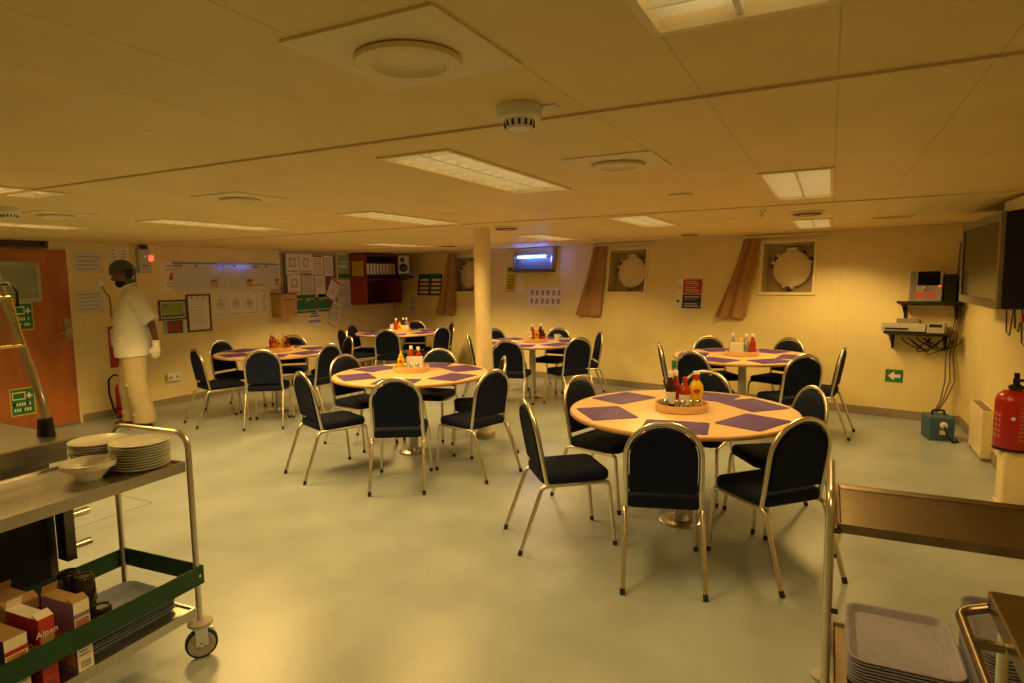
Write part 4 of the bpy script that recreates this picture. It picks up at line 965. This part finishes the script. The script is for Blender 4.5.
# food trays on the lower shelf
def tray_mb(w, l, h=.022):
    return MB().puff(w, l, .05, [(.022, 0), (.006, h*.8), (0, h*.85), (0, h), (.004, h), (.012, h*.9), (.026, .004), (.03, .003)], n=6)
tm = None
for k in range(5):
    if tm is None: o = tm = tray_mb(.33, .44, .024).build('food_tray', M['bluetray'], angle=45)
    else: o = tm.copy(); COL.objects.link(o)
    o.location = LP(-.225, -.26+random.uniform(-.006, .006), .2183+.0125*k); o.rotation_euler = (0, 0, TRZ+math.radians(random.uniform(-1.5, 1.5)))
    tag(o, 'blue food tray in the trolley stack of five, %s' % ['lowest', 'second from the bottom', 'third from the bottom', 'fourth from the bottom', 'topmost'][k], 'tray', 'blue food trays on the trolley')
# smoked tumblers upside down on the trays
gm = None
spots = [(-.115, -.335, 0), (-.205, -.335, 0), (-.295, -.335, 0), (-.245, -.425, 0), (-.335, -.425, 0), (-.205, -.335, 1), (-.295, -.335, 1), (-.245, -.425, 1)]
glab = ['standing alone nearest the aisle rail', 'under another, middle of the row by the bare tray', 'under another, counter end of the row by the bare tray', 'under another, beside the lilac carton',
        'not stacked, beside the counter-side rail', 'stacked on top, nearest the aisle', 'stacked on top, counter end of its row', 'stacked on top, beside the lilac carton']
for k, (x, y, up) in enumerate(spots):
    if gm is None:
        o = gm = empty('tumbler')
        MB().lathe([(.038, 0), (.041, .002), (.036, .094), (.032, .10), (0, .10)], 22, cap1=False, cap0=False).lathe([(.037, .001), (.032, .092), (0, .093)], 22, cap0=False, cap1=False).build('glass', M['smoke'], o)
        MB().lathe([(.032, .10), (.032, .104), (.026, .104), (.024, .101)], 22, cap0=False, cap1=False).build('foot_ring', M['smoke'], o)
    else: o = copy_tree(gm)
    o.location = LP(x, y, .2183+.0125*4+.0052+.1045*up); tag(o, 'upturned smoked tumbler, %s' % glab[k], 'tumbler', 'upturned smoked tumblers')
# cereal cartons in a row like books: broad faces toward the camera end, narrow sides toward the aisle
def carton(y, d, w, h, face, side, label, flap='carton', fx=-.012, lean=0, words=None, art=None, stripe=None, openf=True):
    o = empty('cereal_carton', LP(fx, y, .2187), TRZ+lean)
    # local: x from -w..0 (0 = narrow side to the aisle), y from -d/2..d/2
    MB().box(-w, 0, -d/2, d/2, 0, h, [0, 2, 0, 0, 0, 1]).build('carton', [M[face], M[side], M[flap]], o, smooth=False)
    p = MB(); e = .0006
    if stripe: p.box(0, e, -d/2, d/2, h*.78, h*.84, 0)
    if art: p.box(0, e, -d*.42, d*.42, h*.46, h*.76, 1)
    for k in range(9): p.box(0, e, -d*.32+k*d*.075, -d*.32+k*d*.075+d*(.02+.02*(k % 2)), h*.06, h*.16, 2)
    for k in range(3): p.box(0, e, -d*.36, d*(.3-.1*(k % 2)), h*(.24+.05*k), h*(.255+.05*k), 2)
    p.build('print', [M[stripe or 'redp'], M[art or 'orangep'], M['inkd']], o, smooth=False)
    if openf:
        g = MB(); g.box(-.001, .0005, -d/2, d/2, 0, .035, T=Matrix.Translation((0, 0, h)) @ Matrix.Rotation(-1.1, 4, 'Y'))
        g.box(-.0005, .001, -d/2, d/2, 0, .035, T=Matrix.Translation((-w, 0, h)) @ Matrix.Rotation(.35, 4, 'Y'))
        g.build('flap', M[flap], o, smooth=False)
    if words: words(o, d, w, h)
    return tag(o, label, 'carton', 'cereal cartons on the trolley')
TS = Matrix(((0, 0, 1, .0012), (1, 0, 0, 0), (0, 1, 0, 0), (0, 0, 0, 1)))       # text onto the +x face
TFc = lambda dd: Matrix(((1, 0, 0, 0), (0, 0, -1, -dd/2-.0012), (0, 1, 0, 0), (0, 0, 0, 1)))  # onto the -y face
def alpen(o, d, w, h):
    text_mb('Alpen', .030, Matrix.Translation((0, 0, h*.80)) @ TS).build('side_lettering', M['paper'], o, smooth=False)
    text_mb('Alpen', .085, Matrix.Translation((-w*.5, 0, h*.60)) @ TFc(d)).build('front_lettering', M['paper'], o, smooth=False)
    MB().lathe([(w*.30, 0), (w*.30, .0006), (0, .0006)], 26, T=Matrix.Translation((-w*.42, -d/2, h*.40)) @ RX, cap0=False).build('badge', mat('bright_red', (.62, .03, .02), .5), o)
def plainprint(o, d, w, h):
    MB().box(-w*.9, -w*.1, -d/2-.0008, -d/2, h*.1, h*.55).build('front_picture', M['orangep'], o, smooth=False)
carton(-.468, .055, .18, .262, 'purplep', 'paper', 'lilac cereal carton with white printed side, nearest the tumblers', 'carton', art='pinkp', stripe='purplep', openf=True, words=plainprint)
carton(-.585, .050, .18, .262, 'redp', 'redp', 'red cereal carton with white lettering and a red badge', 'paper', art='carton', stripe='redp', words=alpen)
carton(-.680, .068, .18, .245, 'bluep', 'paper', 'dark blue cereal carton with a picture of fruit on its white side', 'carton', art='orangep', stripe='redp', words=plainprint, openf=False)
carton(-.790, .060, .18, .215, 'paper', 'paper', 'white cereal carton with green print at the picture edge', 'carton', art='greenp', stripe='pinkp', openf=False)
carton(-.545, .11, .17, .255, 'carton', 'carton', 'opened brown cardboard carton standing behind the red cereal carton', 'carton', fx=-.215, openf=True, stripe='redp')

# ------------------------------------------------------------------ serving counter (left edge)
ct = empty('serving_counter', (-2.87, 1.55, 0)); tag(ct, 'stainless steel serving counter cut by the left edge of the picture', 'counter')
X1, Y1 = -1.0, -2.1
t = MB(); t.rings([[(x-.5, y-1.05, z) for x, y in rrect(1.0-2*i, 2.1-2*i, .01, 2)] for i, z in ((.02, .862), (0, .862), (0, .945), (.006, .95))]); t.build('worktop', M['steel'], ct, smooth=False)
MB().box(-.95, -.12, -2.0, -.07, .0, .862).build('body', M['steeld'], ct, smooth=False)
MB().box(-.125, -.118, -.60, -.10, .10, .80).build('side_panel', M['black'], ct, smooth=False)
mb = MB().box(-.105, -.035, -.075, -.035, .41, .67)
mb.build('slide_bracket', M['steeld'], ct, smooth=False)
for z in (.46, .60):
    MB().cyl((-.055, -.07, z), (-.055, .035, z), .018, 14).lathe([(.017, 0), (.0165, .006), (0, .008)], 14, T=Matrix.Translation((-.055, .030, z)) @ Matrix.Rotation(-PI/2, 4, 'X')).build('slide_tube', M['chrome'], ct)
# recessed pan
pn = MB(); pn.puff(.40, .32, .03, [(0, .951), (0, .956), (.012, .957), (.016, .953), (.03, .90)], cx=-.38, cy=-.40, cap0=False); pn.build('food_pan', M['chrome'], ct)
# sneeze guard: post, glass and lamp cable
sg = empty('sneeze_guard', (-3.03, 1.50, .95)); tag(sg, 'slanting stainless sneeze guard with glass pane on the serving counter', 'sneeze guard')
PP = bend([(0, 0, .0), (0, 0, .13), (-.05, 0, .24), (-.34, .0, .80)], .10)
MB().tube(PP, .017, 12).build('post', M['steel'], sg)
MB().lathe([(.032, .0005), (.034, .004), (.028, .075), (.018, .078)], 20).build('post_foot', M['black'], sg)
q0, q1 = Vector((-.12, -.03, .60)), Vector((-.045, -.03, .395))
dirn = (q1-q0).normalized(); nn = Vector((-dirn.z, 0, dirn.x)).normalized()*.003
def pane(mb, p, q, y0, y1): mb.add([tuple(p+nn+Vector((0, y0, 0))), tuple(q+nn+Vector((0, y0, 0))), tuple(q-nn+Vector((0, y0, 0))), tuple(p-nn+Vector((0, y0, 0))), tuple(p+nn+Vector((0, y1, 0))), tuple(q+nn+Vector((0, y1, 0))), tuple(q-nn+Vector((0, y1, 0))), tuple(p-nn+Vector((0, y1, 0)))], [(0, 1, 2, 3), (4, 7, 6, 5), (0, 4, 5, 1), (1, 5, 6, 2), (2, 6, 7, 3), (3, 7, 4, 0)])
g = MB(); pane(g, q0, q1, 0, -1.6); g.build('glass_pane', M['guard'], sg, smooth=False)
e = MB(); 
for pth in ([q0, q0+Vector((0, -1.6, 0))], [q0, q1], [q1, q1+Vector((0, -1.6, 0))]): e.tube([tuple(p_) for p_ in pth], .006, 8)
e.build('pane_lit_edge', mat('lit_glass_edge', (.85, .62, .28), .25, 1.), sg)  # gold metal tubes stand in for light caught in the glass edges
MB().cyl((-.075, -.03, .51), (-.17, 0, .48), .008, 8).build('clamp', M['chrome'], sg)
MB().tube([(-.30, 0, .62), (-.22, -.02, .655), (-.14, -.02, .66), (-.09, -.02, .62), (-.07, -.03, .56)], .007, 8).build('lamp_cable', M['black'], sg)

# ------------------------------------------------------------------ tray trolley (right foreground)
rt = empty('tray_trolley', (.022, 2.045, 0)); tag(rt, 'stainless trolley with stacks of grey trays at the lower right edge', 'trolley')
RW, RD = .98, .42
for x in (0., RW):
    f = MB(); f.tube(bend([(x, 0, .115), (x, 0, .94), (x, RD, .94), (x, RD, .115)], .06, 8), .0125, 10); f.build('end_frame', M['tube'], rt, angle=70)
def rshelf(z, rim, name):
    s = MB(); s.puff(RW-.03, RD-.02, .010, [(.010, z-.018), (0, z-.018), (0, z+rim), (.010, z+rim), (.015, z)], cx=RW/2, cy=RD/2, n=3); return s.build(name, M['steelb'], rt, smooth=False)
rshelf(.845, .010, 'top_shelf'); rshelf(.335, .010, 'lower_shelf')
for y in (.0, RD):
    for z in (.835, .585, .325): MB().cyl((.012, y, z), (.028, y, z), .008, 8).build('shelf_bolt', M['black'], rt)
for (x, y) in ((0, 0), (RW, 0), (0, RD), (RW, RD)):
    cs = empty('caster'); cs.parent = rt; cs.location = (x, y, 0)
    MB().lathe([(.042, .112), (.046, .118), (.046, .126), (.02, .134)], 20).build('bumper_disc', M['grey'], cs)
    MB().box(-.022, -.018, -.02, .024, .05, .105).box(.018, .022, -.02, .024, .05, .105).box(-.022, .022, -.022, .026, .103, .109).build('fork', M['chrome'], cs, smooth=False)
    MB().lathe([(0, -.013), (.05, -.013), (.052, -.008), (.052, .008), (.05, .013), (0, .013)], 24, T=Matrix.Translation((0, 0, .052)) @ Matrix.Rotation(PI/2, 4, 'Y'), cap0=False, cap1=False).build('wheel', M['rubber'], cs)
gm2 = None
ords += ['sixteenth', 'seventeenth', 'eighteenth', 'nineteenth', 'twentieth', 'twenty-first']
tl = ['lowest']+['%s from the bottom' % a for a in ords[1:]]
for (cx, cy, n, lab, jx) in ((.235, 2.255, 9, 'stack nearest the trolley post', .0), (.565, 2.255, 19, 'taller stack beside the other trolley', .0)):
    for k in range(n):
        if gm2 is None: o = gm2 = tray_mb(.305, .38, .022).build('food_tray', M['greytray'], angle=45)
        else: o = gm2.copy(); COL.objects.link(o)
        o.location = (cx+random.uniform(-.002, .002), cy+random.uniform(-.002, .002), .3353+.0098*k)
        tag(o, 'grey food tray, %s in the %s' % ('topmost' if k == n-1 else tl[k], lab), 'tray', 'grey food trays on the lower right trolley')
# second trolley end beside it
st2 = empty('steel_trolley', (.350, 1.755, 0)); tag(st2, 'brown-reflecting steel trolley with tubular end handle in the lower right corner', 'trolley')
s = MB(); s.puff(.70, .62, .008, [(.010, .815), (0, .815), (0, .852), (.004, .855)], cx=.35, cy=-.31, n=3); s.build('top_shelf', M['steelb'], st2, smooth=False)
s = MB(); s.puff(.68, .60, .008, [(.010, .215), (0, .215), (0, .25), (.004, .253)], cx=.35, cy=-.31, n=3); s.build('lower_shelf', M['steel'], st2, smooth=False)
for (x, y) in ((.03, -.03), (.67, -.03), (.03, -.59), (.67, -.59)):
    l_ = MB().cyl((x, y, .10), (x, y, .815), .0125, 10).build('leg', M['tube'], st2)
    cs = MB().lathe([(0, -.013), (.048, -.013), (.05, -.008), (.05, .008), (.048, .013), (0, .013)], 20, T=Matrix.Translation((x, y, .05)) @ Matrix.Rotation(PI/2, 4, 'Y'), cap0=False, cap1=False).box(x-.02, x-.015, y-.015, y+.015, .045, .105).box(x+.015, x+.02, y-.015, y+.015, .045, .105).box(x-.02, x+.02, y-.015, y+.015, .10, .106).build('caster', M['rubber'], st2)
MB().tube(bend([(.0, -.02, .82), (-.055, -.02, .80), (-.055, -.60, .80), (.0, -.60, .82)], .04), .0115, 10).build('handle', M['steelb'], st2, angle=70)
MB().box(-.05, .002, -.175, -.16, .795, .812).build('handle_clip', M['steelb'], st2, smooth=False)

# ------------------------------------------------------------------ person
def skin_mesh(chains, sub=2):
    """chains: list of (points, radii, parent_index_pairs) joined in one skinned edge net; returns MB-like (verts, faces)"""
    vs, es, rs = [], [], []
    idx = {}
    for ch in chains:
        prev = None
        for nm, co, r in ch:
            if nm in idx: i = idx[nm]
            else:
                i = len(vs); idx[nm] = i; vs.append(co); rs.append(r)
            if prev is not None: es.append((prev, i))
            prev = i
    me = bpy.data.meshes.new('sk'); me.from_pydata(vs, es, []); ob = bpy.data.objects.new('sk', me); COL.objects.link(ob)
    md = ob.modifiers.new('s', 'SKIN'); md.use_smooth_shade = True
    for i, r in enumerate(rs):
        sv = me.skin_vertices[0].data[i]; sv.radius = r if isinstance(r, tuple) else (r, r); sv.use_root = (i == 0)
    m2 = ob.modifiers.new('u', 'SUBSURF'); m2.levels = sub; m2.render_levels = sub
    dg = bpy.context.evaluated_depsgraph_get(); ev = bpy.data.meshes.new_from_object(ob.evaluated_get(dg))
    out = ([v.co[:] for v in ev.vertices], [tuple(p.vertices) for p in ev.polygons])
    bpy.data.objects.remove(ob); bpy.data.meshes.remove(me); bpy.data.meshes.remove(ev)
    return out
def remesh(mb, vox, name, m, parent=None, smooth_it=4):
    o = mb.build(name+'_raw', m)
    a = o.modifiers.new('r', 'REMESH'); a.mode = 'VOXEL'; a.voxel_size = vox; a.use_smooth_shade = True
    b = o.modifiers.new('s', 'SMOOTH'); b.iterations = smooth_it; b.factor = .5
    dg = bpy.context.evaluated_depsgraph_get(); me = bpy.data.meshes.new_from_object(o.evaluated_get(dg))
    bpy.data.objects.remove(o); me.name = name
    for p in me.polygons: p.use_smooth = True
    me.materials.clear(); me.materials.append(m)
    ob = bpy.data.objects.new(name, me); COL.objects.link(ob)
    if parent: ob.parent = parent
    return ob
def ball(mb, c, r, n=16, T=None):
    rs = []
    for j in range(1, n):
        a = PI*j/n; rs.append([(c[0]+r[0]*math.sin(a)*math.cos(2*PI*k/20), c[1]+r[1]*math.sin(a)*math.sin(2*PI*k/20), c[2]-r[2]*math.cos(a)) for k in range(20)])
    return mb.rings(rs, T=T)
# local: +y forward, +x the person's right, z up
PEL = (0, -.01, .93)
J = dict(sp=(0, -.01, 1.10), ch=(0, -.02, 1.30), up=(0, -.02, 1.42), nk=(0, .005, 1.50), hb=(0, .03, 1.575),
         rs=(.165, -.02, 1.415), re=(.225, .03, 1.165), rw=(.215, .10, .945), rh=(.21, .12, .87),
         ls=(-.165, -.02, 1.415), le=(-.225, -.16, 1.165), lw=(-.235, -.20, .945), lh=(-.235, -.195, .87),
         rp=(.085, -.0, .90), rk=(.09, .08, .50), ra=(.09, .03, .085), lp=(-.085, -.01, .90), lk=(-.095, .02, .50), la=(-.10, -.065, .085))
B = lambda nm, r: (nm, J[nm], r)
v, f = skin_mesh([[('p', PEL, (.15, .11)), B('sp', (.13, .10)), B('ch', (.155, .11)), B('up', (.095, .075)), B('nk', .052), B('hb', .052)],
                  [B('up', .1), B('rs', .048), B('re', .043), B('rw', .030), B('rh', .034)], [B('up', .1), B('ls', .048), B('le', .043), B('lw', .030), B('lh', .034)],
                  [('p', PEL, .1), B('rp', .085), B('rk', .055), B('ra', .042), ('rt', (.095, .13, .035), .035)], [('p', PEL, .1), B('lp', .085), B('lk', .055), B('la', .042), ('lt', (-.105, .035, .035), .035)]])
bd = MB().add(v, f)
HT = Matrix.Translation((0, .05, 1.645)) @ Matrix.Rotation(math.radians(-22), 4, 'X')
ball(bd, (0, 0, .02), (.074, .096, .112), T=HT); ball(bd, (0, .035, -.055), (.054, .060, .062), T=HT)
ball(bd, (0, .100, -.012), (.014, .022, .022), 8, T=HT); ball(bd, (0, .088, -.052), (.026, .012, .010), 8, T=HT); ball(bd, (0, .085, .02), (.045, .014, .012), 8, T=HT)
for sx in (-1, 1): ball(bd, (sx*.075, -.005, 0), (.012, .022, .034), 8, T=HT)
# right hand fingers
def fingers(mb, w, h, side, curl):
    w, h = Vector(w), Vector(h); d = (h-w).normalized(); s_ = Vector((1, 0, 0)) if abs(d.x) < .8 else Vector((0, 1, 0))
    ax = d.cross(s_).normalized(); palm_n = Vector((side, 0, 0))
    ball(mb, tuple(h+d*.02), (.020, .040, .045), 10)
    for k, ln in enumerate((.062, .074, .070, .054)):
        b = h+d*.05+ax*(-.030+.020*k); p1 = b+d*ln*.5+palm_n*curl*.010; p2 = b+d*ln*.85+palm_n*curl*.028; p3 = b+d*ln+palm_n*curl*.045
        mb.tube([tuple(b-d*.02), tuple(b), tuple(p1), tuple(p2), tuple(p3)], [.0095, .0095, .009, .008, .006], 8)
    b = h+d*.005-ax*.034
    mb.tube([tuple(b+ax*.012), tuple(b+d*.022-ax*.014+palm_n*.008), tuple(b+d*.045-ax*.018+palm_n*.016), tuple(b+d*.06-ax*.015+palm_n*.02)], [.012, .011, .0095, .007], 8)
fingers(bd, J['rw'], J['rh'], -1, 1.); fingers(bd, J['lw'], J['lh'], 1, 1.)
pe = remesh(bd, .0065, 'person', M['skin'], None, 3)
pe.scale = (1.035, 1.035, 1.035); pe.location = (-6.92, 4.37, 0); pe.rotation_euler = (0, 0, math.radians(150))
tag(pe, 'person in white jacket, cream trousers and grey hair net walking past the notices', 'person')
# jacket
jm = MB()
def oval(cx, cy, rx, ry, z, n=28): return [(cx+rx*math.cos(2*PI*k/n), cy+ry*math.sin(2*PI*k/n)*(1+.02*math.sin(6*PI*k/n)), z+.008*math.sin(4*PI*k/n)) for k in range(n)]
jm.rings([oval(0, .0, .210, .188, .775), oval(0, .005, .210, .187, .90), oval(0, .0, .204, .180, 1.05), oval(0, -.005, .205, .172, 1.20), oval(0, -.015, .205, .158, 1.33), oval(0, -.02, .185, .125, 1.42), oval(0, -.01, .115, .092, 1.475), oval(0, .0, .072, .074, 1.515)])
for sd, el in ((1, (.228, .035, 1.16)), (-1, (-.228, -.155, 1.165))):
    a_ = Vector((sd*.125, -.02, 1.405)); e_ = Vector(el)
    jm.tube([tuple(a_), tuple(a_.lerp(e_, .25)+Vector((sd*.018, 0, .01))), tuple(a_.lerp(e_, .6)+Vector((sd*.014, 0, 0))), tuple(e_), tuple(e_+(e_-a_)*.10)], [.080, .088, .086, .090, .094], 16)
ball(jm, (.135, -.02, 1.395), (.085, .095, .085), 12); ball(jm, (-.135, -.02, 1.395), (.085, .095, .085), 12); ball(jm, (0, -.02, 1.44), (.14, .10, .07), 12)
for q in range(5): ball(jm, (.03-.12*(q % 2), .155-.02*q, .86+.11*q), (.10, .03, .018), 8)
jk = remesh(jm, .009, 'jacket', M['jacket'], pe, 3)
cl = MB()
cl.tube([(.0, .095, 1.455), (.05, .075, 1.49), (.068, .02, 1.525), (.045, -.045, 1.54), (0, -.062, 1.545), (-.045, -.045, 1.54), (-.068, .02, 1.525), (-.05, .075, 1.49), (0, .095, 1.455)], .014, 8)
cl.build('collar', M['jacket'], pe)
# trousers
tm_ = MB(); ball(tm_, (0, -.012, .90), (.175, .140, .13), 14)
for sx, kn, an in ((1, .055, .035), (-1, .01, -.05)):
    tm_.rings([[(sx*cx+rx*math.cos(2*PI*k/24), cy+ry*math.sin(2*PI*k/24), z+.006*math.sin(3*2*PI*k/24+z*9)) for k in range(24)] for cx, cy, rx, ry, z in
               ((.085, -.01, .10, .13, .92), (.088, .005, .105, .125, .78), (.091, kn*.7, .10, .115, .62), (.094, kn, .096, .108, .50), (.096, (kn+an)*.5+.012, .100, .108, .40), (.097, (kn+an)*.5, .098, .108, .30), (.099, an, .102, .112, .18), (.100, an, .104, .116, .055))])
    for z, yy in ((.47, kn+.085), (.36, (kn+an)*.5+.09), (.15, an+.095)): ball(tm_, (sx*.095, yy, z), (.075, .028, .016), 8)
remesh(tm_, .009, 'trousers', M['khaki'], pe, 2)
for sx, yy in ((1, .065), (-1, -.03)):
    sh = MB(); ball(sh, (sx*.098, yy-.02, .05), (.046, .075, .05), 12); ball(sh, (sx*.10, yy+.075, .036), (.048, .085, .036), 12); sh.box(sx*.098-.042, sx*.098+.042, yy-.09, yy+.15, 0, .02)
    remesh(sh, .008, 'shoe', M['leather'], pe, 2)
# glove on the near hand
gl = MB(); gl.tube([J['lw'], tuple(Vector(J['lw']).lerp(Vector(J['lh']), .5)), J['lh']], [.040, .037, .036], 12); ball(gl, (J['lh'][0], J['lh'][1], J['lh'][2]-.02), (.026, .044, .05), 10)
v0, h0 = J['lw'], J['lh']
hv = Vector(h0); d = (hv-Vector(v0)).normalized(); ax = d.cross(Vector((1, 0, 0))).normalized()
for k, ln in enumerate((.062, .074, .070, .054)):
    b = hv+d*.05+ax*(-.030+.020*k); n_ = Vector((1, 0, 0))
    gl.tube([tuple(b-d*.02), tuple(b), tuple(b+d*ln*.5+n_*.010), tuple(b+d*ln*.85+n_*.028), tuple(b+d*ln*1.02+n_*.046)], [.0115, .0115, .011, .010, .008], 8)
b = hv+d*.005-ax*.034; n_ = Vector((1, 0, 0))
gl.tube([tuple(b+ax*.012), tuple(b+d*.022-ax*.014+n_*.008), tuple(b+d*.045-ax*.018+n_*.016), tuple(b+d*.062-ax*.015+n_*.02)], [.014, .013, .0115, .009], 8)
remesh(gl, .005, 'glove', M['glove'], pe, 2)
# hair, beard, hair net
hr = MB(); ball(hr, (0, -.025, .015), (.080, .088, .095), 14, T=HT); remesh(hr, .008, 'hair', M['hair'], pe, 2)
be = MB(); ball(be, (0, .050, -.078), (.058, .058, .050), 12, T=HT); be2 = remesh(be, .007, 'beard', M['hair'], pe, 2)
nt_ = MB(); n = 12; rs = []
for j in range(0, 9):
    a = PI/2*j/8.5
    rs.append([(.094*math.cos(a)*math.cos(2*PI*k/28), -.012+.118*math.cos(a)*math.sin(2*PI*k/28), .040+.112*math.sin(a)+(.004*math.sin(k*5+j) if j < 7 else 0)) for k in range(28)])
nt_.rings([[(x*.97, y*.97, z-.006) for x, y, z in rs[0]]]+rs, T=HT, cap0=False); nt_.tube([(.095*math.cos(2*PI*k/28), -.012+.119*math.sin(2*PI*k/28), .038) for k in range(28)], .007, 6, closed=True, T=HT)
nt_.build('hair_net', M['net'], pe)
ey = MB()
for sx in (-1, 1): ball(ey, (sx*.030, .083, .008), (.008, .006, .0045), 8, T=HT)
ey.build('eyes', M['paper'], pe)

# ------------------------------------------------------------------ light, world, camera
w = bpy.data.worlds.new('World'); sc.world = w; w.use_nodes = True
w.node_tree.nodes['Background'].inputs[0].default_value = (.02, .015, .008, 1); w.node_tree.nodes['Background'].inputs[1].default_value = .2
for q, (s_, t_, e_) in enumerate(((5.47, 1.90, 2.2), (5.95, 1.90, 1.2))):  # unseen point lights added before the insect killer tube to carry its glow
    ul = bpy.data.lights.new('violet_glow', 'POINT'); ul.shadow_soft_size = .05; ul.energy = e_; ul.color = (.10, .17, 1.)
    uo = bpy.data.objects.new('violet_glow', ul); COL.objects.link(uo); uo.location = FB(s_, t_, .22).translation

cam = bpy.data.cameras.new('camera'); co = bpy.data.objects.new('camera', cam); COL.objects.link(co)
F_PX = 632.56; yaw, pit, rol = math.radians(26.7012), math.radians(5.7975), math.radians(-.95867)
fw = Vector((-math.sin(yaw)*math.cos(pit), math.cos(yaw)*math.cos(pit), -math.sin(pit))); rt_ = Vector((math.cos(yaw), math.sin(yaw), 0)); up_ = rt_.cross(fw)
r2 = rt_*math.cos(rol)+up_*math.sin(rol); u2 = -rt_*math.sin(rol)+up_*math.cos(rol)
m = Matrix.Identity(4)
for i, a in enumerate((r2, u2, -fw)):
    for k in range(3): m[k][i] = a[k]
m.translation = Vector((0, 0, 1.6)); co.matrix_world = m
cam.sensor_fit = 'HORIZONTAL'; cam.sensor_width = 36; cam.lens = F_PX*36/1024; cam.clip_start = .05; cam.clip_end = 100
sc.camera = co
vs_ = sc.view_settings; sc.display_settings.display_device = 'sRGB'; vs_.view_transform = 'Standard'; vs_.look = 'None'; vs_.gamma = 1; vs_.exposure = 0; vs_.use_curve_mapping = False
sc.cycles.use_denoising = True
sc.cycles.sample_clamp_indirect = 6
